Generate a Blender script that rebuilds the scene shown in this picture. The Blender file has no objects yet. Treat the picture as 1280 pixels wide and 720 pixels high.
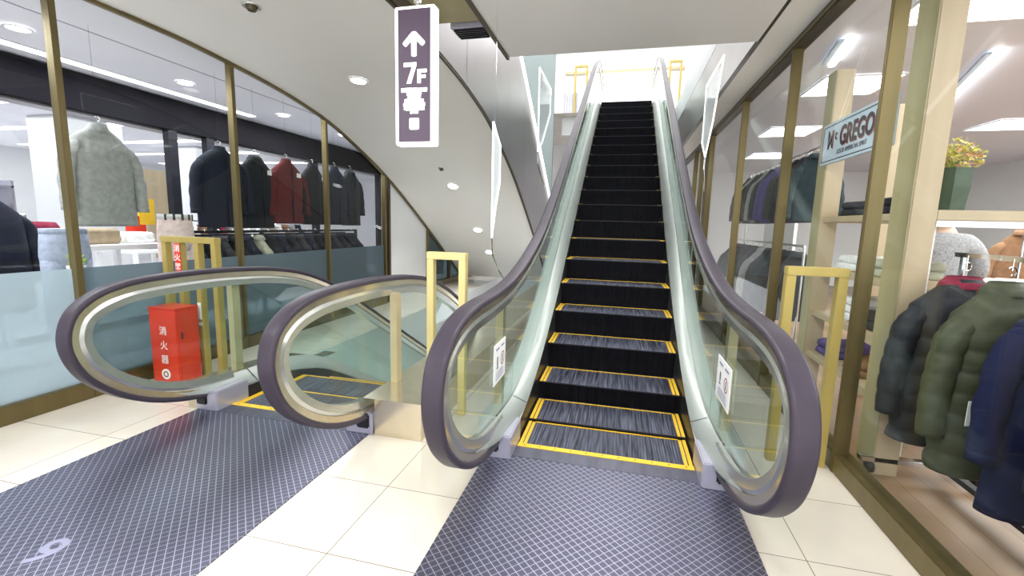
import bpy, bmesh, math, random
from mathutils import Vector, Matrix
random.seed(7)
S = bpy.context.scene
C = S.collection
PI = math.pi
CEIL = 3.04; F7 = 4.2

# ------------------------------------------------------------------ materials
def pm(name, col, rough=.5, metal=0., var=.06, scale=6., bump=0., coat=0., emit=None, es=0., stretch=(1,1,1), spec=.5):
    m = bpy.data.materials.new(name); m.use_nodes = True
    nt = m.node_tree; b = nt.nodes['Principled BSDF']
    b.inputs['Roughness'].default_value = rough
    b.inputs['Metallic'].default_value = metal
    b.inputs['Coat Weight'].default_value = coat
    b.inputs['Specular IOR Level'].default_value = spec
    tc = nt.nodes.new('ShaderNodeTexCoord'); mp = nt.nodes.new('ShaderNodeMapping')
    mp.inputs['Scale'].default_value = stretch
    nz = nt.nodes.new('ShaderNodeTexNoise'); nz.inputs['Scale'].default_value = scale; nz.inputs['Detail'].default_value = 4
    nt.links.new(tc.outputs['Object'], mp.inputs['Vector']); nt.links.new(mp.outputs['Vector'], nz.inputs['Vector'])
    rp = nt.nodes.new('ShaderNodeValToRGB')
    lo = [max(0, c*(1-var)) for c in col]; hi = [min(1, c*(1+var)) for c in col]
    rp.color_ramp.elements[0].position = .3; rp.color_ramp.elements[1].position = .7
    rp.color_ramp.elements[0].color = (*lo, 1); rp.color_ramp.elements[1].color = (*hi, 1)
    nt.links.new(nz.outputs['Fac'], rp.inputs['Fac']); nt.links.new(rp.outputs['Color'], b.inputs['Base Color'])
    if bump:
        bp = nt.nodes.new('ShaderNodeBump'); bp.inputs['Strength'].default_value = bump; bp.inputs['Distance'].default_value = .01
        nt.links.new(nz.outputs['Fac'], bp.inputs['Height']); nt.links.new(bp.outputs['Normal'], b.inputs['Normal'])
    if emit:
        b.inputs['Emission Color'].default_value = (*emit, 1); b.inputs['Emission Strength'].default_value = es
    return m

def mnode(nt, op, a, b=None):
    n = nt.nodes.new('ShaderNodeMath'); n.operation = op
    for i, v in enumerate((a, b)):
        if v is None: continue
        if isinstance(v, (int, float)): n.inputs[i].default_value = v
        else: nt.links.new(v, n.inputs[i])
    return n.outputs[0]

def glass_mat(name, tint=(.93,.97,.96), refl=.5, rough=.0, ior=1.45, milk=0., milkcol=(.8,.9,.92)):
    m = bpy.data.materials.new(name); m.use_nodes = True
    nt = m.node_tree; nt.nodes.remove(nt.nodes['Principled BSDF']); out = nt.nodes['Material Output']
    tr = nt.nodes.new('ShaderNodeBsdfTransparent'); tr.inputs['Color'].default_value = (*tint, 1)
    gl = nt.nodes.new('ShaderNodeBsdfGlossy'); gl.inputs['Roughness'].default_value = rough
    ge = nt.nodes.new('ShaderNodeNewGeometry'); dt = nt.nodes.new('ShaderNodeVectorMath'); dt.operation = 'DOT_PRODUCT'
    nt.links.new(ge.outputs['Incoming'], dt.inputs[0]); nt.links.new(ge.outputs['Normal'], dt.inputs[1])
    c5 = mnode(nt, 'POWER', mnode(nt, 'SUBTRACT', 1.0, mnode(nt, 'ABSOLUTE', dt.outputs['Value'])), 5.0)
    fac = mnode(nt, 'MULTIPLY', mnode(nt, 'ADD', .04, mnode(nt, 'MULTIPLY', c5, .9)), refl)
    mx = nt.nodes.new('ShaderNodeMixShader')
    nt.links.new(fac, mx.inputs['Fac']); nt.links.new(tr.outputs[0], mx.inputs[1]); nt.links.new(gl.outputs[0], mx.inputs[2])
    last = mx
    if milk:
        df = nt.nodes.new('ShaderNodeBsdfDiffuse'); df.inputs['Color'].default_value = (*milkcol, 1)
        tl = nt.nodes.new('ShaderNodeBsdfTranslucent'); tl.inputs['Color'].default_value = (*milkcol, 1)
        ad = nt.nodes.new('ShaderNodeMixShader'); ad.inputs['Fac'].default_value = .5
        nt.links.new(df.outputs[0], ad.inputs[1]); nt.links.new(tl.outputs[0], ad.inputs[2])
        m2 = nt.nodes.new('ShaderNodeMixShader'); m2.inputs['Fac'].default_value = milk
        nt.links.new(mx.outputs[0], m2.inputs[1]); nt.links.new(ad.outputs[0], m2.inputs[2]); last = m2
    nt.links.new(last.outputs[0], out.inputs['Surface'])
    return m

def tile_mat():
    m = pm('cream_tile', (.70,.64,.555), .16, 0, .05, 2.2, spec=.5)
    nt = m.node_tree; b = nt.nodes['Principled BSDF']
    g = nt.nodes.new('ShaderNodeNewGeometry'); sp = nt.nodes.new('ShaderNodeSeparateXYZ'); nt.links.new(g.outputs['Position'], sp.inputs[0])
    def line(v, off, per, w):
        t = mnode(nt, 'FRACT', mnode(nt, 'DIVIDE', mnode(nt, 'ADD', v, 100*per-off), per))
        d = mnode(nt, 'MINIMUM', t, mnode(nt, 'SUBTRACT', 1.0, t))
        return mnode(nt, 'LESS_THAN', mnode(nt, 'MULTIPLY', d, per), w)
    l = mnode(nt, 'MAXIMUM', line(sp.outputs[0], -1.17, 1.022, .0022), line(sp.outputs[1], 1.545, .527, .0022))
    # per-tile tone
    fx = mnode(nt, 'FLOOR', mnode(nt, 'DIVIDE', mnode(nt, 'ADD', sp.outputs[0], 102.2+1.17), 1.022))
    fy = mnode(nt, 'FLOOR', mnode(nt, 'DIVIDE', mnode(nt, 'ADD', sp.outputs[1], 52.7-1.545), .527))
    cb = nt.nodes.new('ShaderNodeCombineXYZ'); nt.links.new(fx, cb.inputs[0]); nt.links.new(fy, cb.inputs[1])
    wn = nt.nodes.new('ShaderNodeTexWhiteNoise'); nt.links.new(cb.outputs[0], wn.inputs['Vector'])
    val = mnode(nt, 'ADD', .95, mnode(nt, 'MULTIPLY', wn.outputs['Value'], .08))
    old = b.inputs['Base Color'].links[0].from_socket
    vm = nt.nodes.new('ShaderNodeVectorMath'); vm.operation = 'SCALE'; nt.links.new(old, vm.inputs[0]); nt.links.new(val, vm.inputs['Scale'])
    mx = nt.nodes.new('ShaderNodeMix'); mx.data_type = 'RGBA'
    nt.links.new(l, mx.inputs['Factor']); nt.links.new(vm.outputs[0], mx.inputs['A']); mx.inputs['B'].default_value = (.22,.19,.15,1)
    nt.links.new(mx.outputs['Result'], b.inputs['Base Color'])
    return m

def plate_mat(name, per=.033, w=.13):
    m = pm(name, (.075,.075,.115), .34, .65, .15, 1.5)
    nt = m.node_tree; b = nt.nodes['Principled BSDF']
    g = nt.nodes.new('ShaderNodeNewGeometry'); sp = nt.nodes.new('ShaderNodeSeparateXYZ'); nt.links.new(g.outputs['Position'], sp.inputs[0])
    u = mnode(nt, 'MULTIPLY', mnode(nt, 'ADD', sp.outputs[0], sp.outputs[1]), .7071/per)
    v = mnode(nt, 'MULTIPLY', mnode(nt, 'SUBTRACT', sp.outputs[0], sp.outputs[1]), .7071/per)
    def tri(x):
        t = mnode(nt, 'FRACT', mnode(nt, 'ADD', x, 500.0)); return mnode(nt, 'MINIMUM', t, mnode(nt, 'SUBTRACT', 1.0, t))
    lu = mnode(nt, 'LESS_THAN', tri(u), w*.55); lv = mnode(nt, 'LESS_THAN', tri(v), w*.38)
    # fine cross grooves between the ribs
    fine = mnode(nt, 'LESS_THAN', tri(mnode(nt, 'MULTIPLY', u, 4.0)), .22)
    l = mnode(nt, 'MINIMUM', 1.0, mnode(nt, 'ADD', mnode(nt, 'MAXIMUM', lu, lv), mnode(nt, 'MULTIPLY', fine, .12)))
    old = b.inputs['Base Color'].links[0].from_socket
    mx = nt.nodes.new('ShaderNodeMix'); mx.data_type = 'RGBA'
    nt.links.new(l, mx.inputs['Factor']); nt.links.new(old, mx.inputs['A']); mx.inputs['B'].default_value = (.33,.33,.43,1)
    nt.links.new(mx.outputs['Result'], b.inputs['Base Color'])
    bp = nt.nodes.new('ShaderNodeBump'); bp.inputs['Strength'].default_value = .5; bp.inputs['Distance'].default_value = .002
    nt.links.new(l, bp.inputs['Height']); nt.links.new(bp.outputs['Normal'], b.inputs['Normal'])
    return m

def tread_mat(name, c0, c1, rough=.45, metal=.15, spec=.35):
    # grooved tread: narrow lengthwise streaks
    m = pm(name, c0, rough, metal, .1, 3, spec=spec)
    nt = m.node_tree; b = nt.nodes['Principled BSDF']
    tc = nt.nodes.new('ShaderNodeTexCoord'); mp = nt.nodes.new('ShaderNodeMapping'); mp.inputs['Scale'].default_value = (70, 3, 3)
    nz = nt.nodes.new('ShaderNodeTexNoise'); nz.inputs['Scale'].default_value = 1.; nz.inputs['Detail'].default_value = 3
    nt.links.new(tc.outputs['Object'], mp.inputs[0]); nt.links.new(mp.outputs[0], nz.inputs['Vector'])
    rp = nt.nodes.new('ShaderNodeValToRGB'); rp.color_ramp.elements[0].position = .38; rp.color_ramp.elements[1].position = .72
    rp.color_ramp.elements[0].color = (*c0, 1); rp.color_ramp.elements[1].color = (*c1, 1)
    nt.links.new(nz.outputs['Fac'], rp.inputs[0]); nt.links.new(rp.outputs[0], b.inputs['Base Color'])
    wv = nt.nodes.new('ShaderNodeTexWave'); wv.inputs['Scale'].default_value = 18; wv.bands_direction = 'X'
    nt.links.new(tc.outputs['Object'], wv.inputs['Vector'])
    bp = nt.nodes.new('ShaderNodeBump'); bp.inputs['Strength'].default_value = .6; bp.inputs['Distance'].default_value = .004
    nt.links.new(wv.outputs['Fac'], bp.inputs['Height']); nt.links.new(bp.outputs['Normal'], b.inputs['Normal'])
    return m

def plank_mat():
    m = pm('plank_floor', (.25,.15,.08), .35, 0, .12, 5, stretch=(1,.15,1))
    nt = m.node_tree; b = nt.nodes['Principled BSDF']
    g = nt.nodes.new('ShaderNodeNewGeometry'); sp = nt.nodes.new('ShaderNodeSeparateXYZ'); nt.links.new(g.outputs['Position'], sp.inputs[0])
    x = mnode(nt, 'DIVIDE', mnode(nt, 'ADD', sp.outputs[0], 90.0), .15)
    t = mnode(nt, 'FRACT', x); l = mnode(nt, 'LESS_THAN', t, .025)
    wn = nt.nodes.new('ShaderNodeTexWhiteNoise'); wn.noise_dimensions = '1D'; nt.links.new(mnode(nt, 'FLOOR', x), wn.inputs['W'])
    val = mnode(nt, 'MULTIPLY', mnode(nt, 'ADD', .8, mnode(nt, 'MULTIPLY', wn.outputs['Value'], .5)), mnode(nt, 'SUBTRACT', 1.0, mnode(nt, 'MULTIPLY', l, .6)))
    old = b.inputs['Base Color'].links[0].from_socket
    vm = nt.nodes.new('ShaderNodeVectorMath'); vm.operation = 'SCALE'; nt.links.new(old, vm.inputs[0]); nt.links.new(val, vm.inputs['Scale'])
    nt.links.new(vm.outputs[0], b.inputs['Base Color'])
    return m

def emis(name, col, s): return pm(name, col, .5, 0, .02, 3, emit=col, es=s)

M = dict(
 tile=tile_mat(), plate=plate_mat('ribbed_floor_plate'), plank=plank_mat(),
 comb=pm('comb_metal', (.13,.13,.17), .4, .8, .15, 20, stretch=(1,.2,1)),
 white=pm('white_ceiling', (.86,.85,.83), .55, 0, .02, 1.2),
 slab=pm('slab_white', (.84,.83,.82), .55, 0, .02, 1.2),
 soffit=pm('soffit_white', (.86,.85,.81), .4, 0, .02, .8),
 wallwhite=pm('white_wall', (.82,.83,.84), .5, 0, .02, 1.5),
 shopwhite=pm('shop_ceiling_white', (.84,.83,.88), .5, 0, .02, 1.5),
 sage=pm('pale_sage_panel', (.27,.32,.31), .35, 0, .03, 1.),
 bronze=pm('bronze_metal', (.16,.125,.052), .36, .6, .12, 9, stretch=(1,1,.1)),
 bronzed=pm('dark_bronze_metal', (.085,.068,.038), .4, .6, .12, 9),
 gold=pm('gold_metal', (.50,.39,.12), .4, .4, .06, 9, stretch=(1,1,.1)),
 goldp=pm('pale_gold_metal', (.74,.62,.28), .38, .4, .06, 9, stretch=(1,1,.1)),
 steel=pm('brushed_steel', (.62,.63,.60), .26, .9, .06, 14, stretch=(1,.05,1)),
 deck=pm('satin_deck_metal', (.52,.56,.53), .42, .45, .04, 10, stretch=(1,.05,1)),
 clad=pm('polished_cladding', (.27,.255,.265), .30, .85, .05, 2.),
 champagne=pm('champagne_metal', (.68,.60,.46), .22, .85, .05, 12),
 lav=pm('lavender_grey_metal', (.50,.49,.58), .35, .6, .05, 12),
 skirt=pm('dark_skirt', (.018,.018,.024), .35, .2, .1, 10),
 rubber=pm('purple_black_rubber', (.056,.047,.062), .34, 0, .08, 5, spec=.12),
 black=pm('black_rubber', (.012,.012,.014), .5, 0, .1, 8),
 tread=tread_mat('step_tread', (.026,.028,.044), (.15,.16,.22)),
 riser=tread_mat('step_riser', (.003,.003,.005), (.007,.007,.010), .6, 0., .12), nosing=pm('step_nosing', (.014,.014,.02), .5, .0, spec=.25),
 yellow=pm('yellow_line', (.85,.52,.03), .45, 0, .06, 40),
 tan=pm('tan_post', (.50,.42,.25), .4, .2, .05, 10),
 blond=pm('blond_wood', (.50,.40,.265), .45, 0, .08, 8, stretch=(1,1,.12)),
 olive_tone=pm('olive_recess_and_shade', (.40,.35,.19), .45, 0, .08, 8, stretch=(1,1,.12)),  # recess olive, also the painted shade on the post sides
 red=pm('red_paint', (.72,.045,.02), .3, 0, .05, 4, coat=.3),
 whitep=pm('white_paint', (.9,.9,.9), .5, 0, .01, 4),
 purple=pm('purple_sign_face', (.085,.056,.092), .45, 0, .06, 2., emit=(.20,.14,.24), es=.02),
 signwhite=pm('lit_sign_white', (.95,.95,.95), .4, 0, .01, 3, emit=(1,1,1), es=.9),
 darkframe=pm('dark_frame', (.012,.012,.018), .4, .1, .1, 6, spec=.25),
 beamside=pm('dark_beam', (.010,.009,.013), .7, .0, .15, 3, spec=.05),
 beamunder=pm('grey_beam_underside', (.30,.28,.29), .4, .2, .1, 3),
 paleblue=pm('pale_blue_board', (.52,.62,.72), .4, 0, .03, 3),
 ink=pm('dark_ink', (.05,.04,.05), .5, 0, .05, 6),
 redink=pm('dark_red_ink', (.35,.10,.08), .5, 0, .05, 6),
 greyink=pm('numeral_grey', (.30,.30,.42), .45, .3, .05, 6),
 pot=pm('dark_green_ceramic', (.05,.08,.047), .5, 0, .12, 6),
 leafy=pm('yellow_green_leaf', (.55,.50,.10), .5, 0, .35, 30),
 leafr=pm('reddish_leaf', (.52,.28,.12), .5, 0, .3, 30),
 green=pm('fresh_green_leaf', (.45,.62,.12), .5, 0, .3, 20),
 chrome=pm('chrome', (.75,.75,.75), .12, 1, .02, 6),
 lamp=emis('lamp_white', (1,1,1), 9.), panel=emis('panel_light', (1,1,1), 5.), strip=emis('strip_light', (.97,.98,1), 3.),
 edge_glow=emis('bright_edge', (1,1,1), 1.4),  # emission paints light caught along edges, none of them is a lamp
 glass=glass_mat('balustrade_glass', (.90,.96,.94), .8),
 shopglass=glass_mat('shop_glass', (.95,.965,.955), .36),
 darkglass=glass_mat('dark_teal_glass', (.45,.55,.57), 1.0),
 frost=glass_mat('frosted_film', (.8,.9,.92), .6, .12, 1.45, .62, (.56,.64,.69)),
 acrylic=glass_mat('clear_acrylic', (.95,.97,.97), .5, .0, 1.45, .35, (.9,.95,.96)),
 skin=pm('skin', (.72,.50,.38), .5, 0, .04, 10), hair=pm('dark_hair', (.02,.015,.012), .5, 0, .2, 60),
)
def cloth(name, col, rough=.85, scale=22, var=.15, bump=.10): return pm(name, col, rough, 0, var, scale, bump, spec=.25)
FROSTD = glass_mat('frosted_film_shaded', (.62,.70,.74), .6, .12, 1.45, .62, (.24,.31,.345))  # film copy with the dimmer light of the farther bays put into its colour
CL = dict(grey=cloth('grey_wool', (.36,.37,.36)), navy=cloth('navy_cloth', (.014,.017,.032)), black=cloth('black_cloth', (.010,.012,.017)),
 maroon=cloth('maroon_cloth', (.11,.018,.02)), olive=cloth('olive_nylon', (.055,.062,.035), .5), darknavy=cloth('dark_nylon', (.016,.018,.024), .5),
 blue=cloth('deep_blue_cloth', (.007,.010,.045)), purple=cloth('purple_cloth', (.09,.06,.24)), charcoal=cloth('charcoal_cloth', (.035,.036,.045)),
 teal=cloth('blue_green_cloth', (.025,.042,.05)), pink=cloth('pale_pink_cloth', (.90,.70,.67)), sky=cloth('pale_blue_cloth', (.42,.46,.60)),
 knit=cloth('grey_knit', (.33,.33,.34), .9, 90, .3, .6), khaki=cloth('khaki_cloth', (.36,.28,.19)), white=cloth('white_cloth', (.8,.8,.8)),
 brown=cloth('brown_cloth', (.28,.15,.08)), wine=cloth('wine_lining', (.22,.02,.05)), sage=cloth('sage_cloth', (.45,.46,.36)), orange=cloth('rust_cloth', (.5,.2,.06)))

# ------------------------------------------------------------------ mesh helpers
def obj(name, bm, mats, parent=None, smooth=False):
    me = bpy.data.meshes.new(name)
    bmesh.ops.recalc_face_normals(bm, faces=bm.faces[:]); bm.to_mesh(me); bm.free()
    for m in (mats if isinstance(mats, (list, tuple)) else [mats]): me.materials.append(m)
    if smooth:
        for p in me.polygons: p.use_smooth = True
    o = bpy.data.objects.new(name, me); C.objects.link(o)
    if parent is not None: o.parent = parent
    return o
def thing(name, label, cat, loc=(0,0,0), rotz=0, group=None):
    o = bpy.data.objects.new(name, None); C.objects.link(o); o.location = loc; o.rotation_euler = (0,0,rotz)
    o.empty_display_size = .1; o['label'] = label; o['category'] = cat
    if group: o['group'] = group
    return o
def tag(o, label, cat, group=None):
    o['label'] = label; o['category'] = cat
    if group: o['group'] = group
    return o
def struct(name, bm, mats, parent=None, smooth=False):
    o = obj(name, bm, mats, parent, smooth)
    if parent is None: o['kind'] = 'structure'
    return o
def dup(root, loc, rotz=0, label=None, group=None, scale=None):
    r = root.copy(); C.objects.link(r); r.location = loc; r.rotation_euler = (0,0,rotz)
    if scale: r.scale = scale
    if label: r['label'] = label
    if group: r['group'] = group
    for ch in list(root.children):
        c = ch.copy(); C.objects.link(c); c.parent = r
        for g in list(ch.children):
            d = g.copy(); C.objects.link(d); d.parent = c
    return r
def B(): return bmesh.new()
def box(bm, x0, x1, y0, y1, z0, z1, mi=0, bev=0):
    vs = [bm.verts.new(p) for p in ((x0,y0,z0),(x1,y0,z0),(x1,y1,z0),(x0,y1,z0),(x0,y0,z1),(x1,y0,z1),(x1,y1,z1),(x0,y1,z1))]
    fs = [bm.faces.new([vs[i] for i in q]) for q in ((0,3,2,1),(4,5,6,7),(0,1,5,4),(1,2,6,5),(2,3,7,6),(3,0,4,7))]
    for f in fs: f.material_index = mi
    if bev:
        es = list({e for f in fs for e in f.edges})
        bmesh.ops.bevel(bm, geom=es, offset=bev, segments=2, affect='EDGES')
    return bm
def bx(*a, **k): return box(B(), *a, **k)
def quad(bm, ps, mi=0):
    f = bm.faces.new([bm.verts.new(p) for p in ps]); f.material_index = mi; return bm
def frame_axes(t, hint=Vector((0,0,1))):
    t = t.normalized()
    if abs(t.dot(hint)) > .98: hint = Vector((1,0,0))
    a = t.cross(hint).normalized(); return a, a.cross(t).normalized()
def tube(bm, pts, r, n=8, cap=True):
    pts = [Vector(p) for p in pts]; rs = r if isinstance(r, (list, tuple)) else [r]*len(pts)
    rings = []
    for i, p in enumerate(pts):
        t = (pts[min(i+1, len(pts)-1)]-pts[max(i-1, 0)])
        a, b = frame_axes(t)
        rings.append([bm.verts.new(p+(a*math.cos(2*PI*k/n)+b*math.sin(2*PI*k/n))*rs[i]) for k in range(n)])
    for r0, r1 in zip(rings, rings[1:]):
        for k in range(n): bm.faces.new((r0[k], r0[(k+1)%n], r1[(k+1)%n], r1[k]))
    if cap: bm.faces.new(rings[0][::-1]); bm.faces.new(rings[-1])
    return bm
def loft(bm, rings, cap=True, mi=0):
    vr = [[bm.verts.new(p) for p in r] for r in rings]; n = len(vr[0])
    for r0, r1 in zip(vr, vr[1:]):
        for k in range(n):
            f = bm.faces.new((r0[k], r0[(k+1)%n], r1[(k+1)%n], r1[k])); f.material_index = mi
    if cap: bm.faces.new(vr[0][::-1]).material_index = mi; bm.faces.new(vr[-1]).material_index = mi
    return bm
def disc(bm, c, r, n=24, h=.01, r2=None):
    r2 = r if r2 is None else r2
    return loft(bm, [[(c[0]+rr*math.cos(2*PI*k/n), c[1]+rr*math.sin(2*PI*k/n), c[2]+z) for k in range(n)] for rr, z in ((r,0),(r2,h))])
def prism_x(bm, pts, x0, x1, mi=0):
    a = [bm.verts.new((x0, y, z)) for y, z in pts]; b = [bm.verts.new((x1, y, z)) for y, z in pts]
    fs = [bm.faces.new(a), bm.faces.new(b[::-1])]
    for i in range(len(pts)):
        j = (i+1) % len(pts); fs.append(bm.faces.new((a[i], b[i], b[j], a[j])))
    for f in fs: f.material_index = mi
    return bm
def text_mesh(name, body, size, mat, origin, xa, ya, parent=None, extrude=.001, align='CENTER', off=0.):
    cu = bpy.data.curves.new(name, 'FONT'); cu.body = body; cu.size = size; cu.align_x = align; cu.align_y = 'CENTER'; cu.extrude = extrude; cu.offset = off
    t = bpy.data.objects.new(name, cu); C.objects.link(t); bpy.context.view_layer.update()
    me = bpy.data.meshes.new_from_object(t.evaluated_get(bpy.context.evaluated_depsgraph_get()))
    bpy.data.objects.remove(t); bpy.data.curves.remove(cu)
    me.name = name; me.materials.clear(); me.materials.append(mat)
    xa = Vector(xa).normalized(); ya = Vector(ya).normalized(); n = xa.cross(ya)
    mt = Matrix((( xa.x, ya.x, n.x, origin[0]), (xa.y, ya.y, n.y, origin[1]), (xa.z, ya.z, n.z, origin[2]), (0,0,0,1)))
    me.transform(mt)
    o = bpy.data.objects.new(name, me); C.objects.link(o)
    if parent is not None: o.parent = parent
    return o
def poly3(bm, pts, origin, xa, ya, h=.001):
    xa = Vector(xa); ya = Vector(ya); n = xa.cross(ya); o = Vector(origin)
    a = [bm.verts.new(o+xa*u+ya*v) for u, v in pts]; b = [bm.verts.new(o+xa*u+ya*v+n*h) for u, v in pts]
    bm.faces.new(a[::-1]); bm.faces.new(b)
    for i in range(len(pts)):
        j = (i+1) % len(pts); bm.faces.new((a[i], a[j], b[j], b[i]))
    return bm
def rrect(w, h, r, cx=0, cy=0, n=5):
    out = []
    for sx, sy, a0 in ((1,1,0),(-1,1,PI/2),(-1,-1,PI),(1,-1,1.5*PI)):
        for k in range(n):
            a = a0+PI/2*k/(n-1); out.append((cx+sx*(w/2-r)+r*math.cos(a), cy+sy*(h/2-r)+r*math.sin(a)))
    return out
def catmull(P, n=10):
    out = []
    for i in range(len(P)-1):
        p0 = P[max(i-1,0)]; p1 = P[i]; p2 = P[i+1]; p3 = P[min(i+2, len(P)-1)]
        for k in range(n):
            t = k/n; t2 = t*t; t3 = t2*t
            out.append(tuple(.5*((2*b)+(c-a)*t+(2*a-5*b+4*c-d)*t2+(-a+3*b-3*c+d)*t3) for a, b, c, d in zip(p0,p1,p2,p3)))
    out.append(tuple(P[-1])); return out
def interp(P, y):
    if y <= P[0][0]: return P[0][1]
    for (a, b), (c, d) in zip(P, P[1:]):
        if y <= c: return b+(d-b)*(y-a)/(c-a)
    return P[-1][1]
def sweep_yz(bm, path, x0, sec):
    # path of (Y,Z); section of (x offset, outward offset)
    rings = []
    for i, (y, z) in enumerate(path):
        a = path[max(i-1,0)]; b = path[min(i+1, len(path)-1)]
        ty, tz = b[0]-a[0], b[1]-a[1]; L = math.hypot(ty, tz); ty /= L; tz /= L
        ny, nz = -tz, ty
        rings.append([(x0+dx, y+ny*dn, z+nz*dn) for dx, dn in sec])
    return loft(bm, rings)
def offset_path(path, d):
    out = []
    for i, (y, z) in enumerate(path):
        a = path[max(i-1,0)]; b = path[min(i+1, len(path)-1)]
        ty, tz = b[0]-a[0], b[1]-a[1]; L = math.hypot(ty, tz)
        out.append((y-tz/L*d, z+ty/L*d))
    return out

# ------------------------------------------------------------------ the setting
WL, WR = -4.03, 1.36
bm = B()
def fq(x0, x1, y0, y1, z=0): quad(bm, [(x0,y0,z),(x1,y0,z),(x1,y1,z),(x0,y1,z)])
fq(WL, WR, -4, 2.74); fq(WL, -3.16, 2.74, 16); fq(-1.22, -.86, 2.74, 16); fq(.76, WR, 2.74, 16); fq(-3.16, -1.22, 11.5, 16)
struct('floor', bm, M['tile'])
bm = B(); quad(bm, [(WR,-2,.0),(8,-2,.0),(8,14,.0),(WR,14,.0)]); struct('floor_shop', bm, M['plank'])
bm = B(); quad(bm, [(-15,-3,0),(WL,-3,0),(WL,16,0),(-15,16,0)]); struct('floor_store', bm, M['shopwhite'])
bm = B(); quad(bm, [(-6,2,-4.2),(3,2,-4.2),(3,20,-4.2),(-6,20,-4.2)]); struct('floor_lower', bm, M['tile'])
# well sides below floor level
bm = B(); box(bm, -3.2, -3.16, 2.74, 11.5, -3.2, -.001); box(bm, -1.22, -1.18, 2.9, 11.5, -3.2, -.001); box(bm, -3.2,-1.18, 11.5, 11.55, -3.2, -.001)
struct('wall_well', bm, M['wallwhite'])
# slab above the rising escalator
bm = bx(-1.17, 1.02, -4, 4.48, CEIL, F7); struct('ceiling', bm, M['slab'])
bm = bx(WL-.02, -1.76, -4, 3.0, CEIL, CEIL+.2); struct('ceiling_side', bm, M['soffit'])
bm = bx(1.05, WR+.02, -4, 12, CEIL, CEIL+.1); struct('ceiling_strip', bm, M['white'])
bm = bx(1.02, 1.05, -4, 4.48, CEIL+.005, CEIL+.3); struct('trim_slot', bm, M['bronzed'])
bm = bx(-1.20, -1.17, -4, 4.50, CEIL-.02, CEIL+.25); struct('trim_slab_edge', bm, M['bronzed'])
bm = bx(-1.73, -1.2, -4, 3.9, CEIL+.10, CEIL+.2); struct('ceiling_recess', bm, M['olive_tone'])
# right face of the upper well
bm = bx(1.0, 1.05, 4.49, 12, CEIL+.0, 3.72); struct('wall_well_right', bm, M['clad'])
bm = bx(1.0, 1.05, 4.49, 12, 3.73, F7); struct('wall_well_right_band', bm, M['wallwhite'])
# 7F
bm = B(); quad(bm, [(-6,11.62,F7),(4,11.62,F7),(4,17,F7),(-6,17,F7)]); struct('floor_upper', bm, M['tile'])
struct('wall_upper_back', bx(-6, 5, 16, 16.1, F7, 7.4), M['wallwhite'])
struct('ceiling_upper', bx(-6, 5, 5, 16.1, 7.3, 7.4), M['white'])
struct('wall_upper_right', bx(4.0, 4.1, 4.5, 16, F7, 7.3), M['wallwhite'])
struct('wall_upper_left', bx(-6.1, -6, 4.5, 16, F7, 7.3), M['wallwhite'])
struct('wall_bulkhead', bx(-5.6, -1.85, 11.6, 11.7, 2.2, 5.6), M['sage'])
struct('wall_back', bx(-14, 8, 16, 16.1, -.1, 4.2), M['wallwhite'])

# left glazing
ML = [-.5, 1.02, 2.53, 4.05, 5.56, 7.12]
def glazing_left():
    n = 1
    for a, b in zip(ML, ML[1:]):
        w = struct('window_%d' % n, bx(WL-.006, WL+.006, a+.03, b-.03, .12, 3.04), M['shopglass']); n += 1
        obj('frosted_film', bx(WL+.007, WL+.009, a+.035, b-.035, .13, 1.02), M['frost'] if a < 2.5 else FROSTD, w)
        obj('mullion', bx(WL-.03, WL+.045, b-.022, b+.022, 0, 3.04, bev=.004), M['bronze'], w)
        obj('sill', bx(WL-.03, WL+.06, a, b, 0, .13, bev=.005), M['bronze'], w)
    obj('mullion', bx(WL-.03, WL+.045, 7.22, 7.28, 0, 3.04), M['bronzed'], w)
    struct('wall_left', bx(WL-.1, WL, 7.3, 8.85, 0, 3.04), M['wallwhite'])
    w = struct('window_20', bx(WL-.006, WL+.006, 8.9, 12, .12, 3.04), M['darkglass'])
    obj('mullion', bx(WL-.03, WL+.045, 8.85, 8.9, 0, 3.04), M['bronze'], w); obj('mullion', bx(WL-.03, WL+.045, 10.1, 10.16, 0, 3.04), M['bronzed'], w)
    obj('sill', bx(WL-.03, WL+.06, 8.85, 12, 0, .13), M['bronze'], w)
    struct('wall_left_backing', bx(WL-1.0, WL-.9, 8.9, 12, 0, 3.04), M['sage'])
glazing_left()
# right glazing
MR = [-.1, 1.44, 2.98, 4.53, 6.2, 8.3]
def glazing_right():
    n = 30
    for a, b in zip(MR, MR[1:]):
        w = struct('window_%d' % n, bx(WR-.006, WR+.006, a+.03, b-.03, .12, 3.0), M['shopglass']); n += 1
        obj('mullion', bx(WR-.05, WR+.03, b-.035, b+.0, 0, 3.02, bev=.004), M['bronze'], w)
        obj('mullion', bx(WR-.03, WR+.03, b+.004, b+.03, 0, 3.02), M['bronzed'], w)
        obj('sill', bx(WR-.045, WR+.06, a, b, 0, .12, bev=.006), M['bronze'], w)
        h = obj('header', bx(WR-.05, WR+.05, a, b, 2.97, 3.04), M['bronzed'], w)
        obj('header_lip', bx(WR-.062, WR-.05, a, b, 2.985, 3.005), M['bronze'], w)
    for yy, k in ((8.42, 'bronze'), (8.55, 'bronzed'), (9.2, 'bronze'), (10.0, 'bronze')):
        obj('mullion', bx(WR-.05, WR+.03, yy-.03, yy+.03, 0, 3.02), M[k], w)
    w = struct('window_40', bx(WR-.006, WR+.006, 8.6, 12, .12, 3.0), M['shopglass'])
    obj('header', bx(WR-.05, WR+.05, 8.3, 12, 2.97, 3.04), M['bronzed'], w)
glazing_right()

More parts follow.
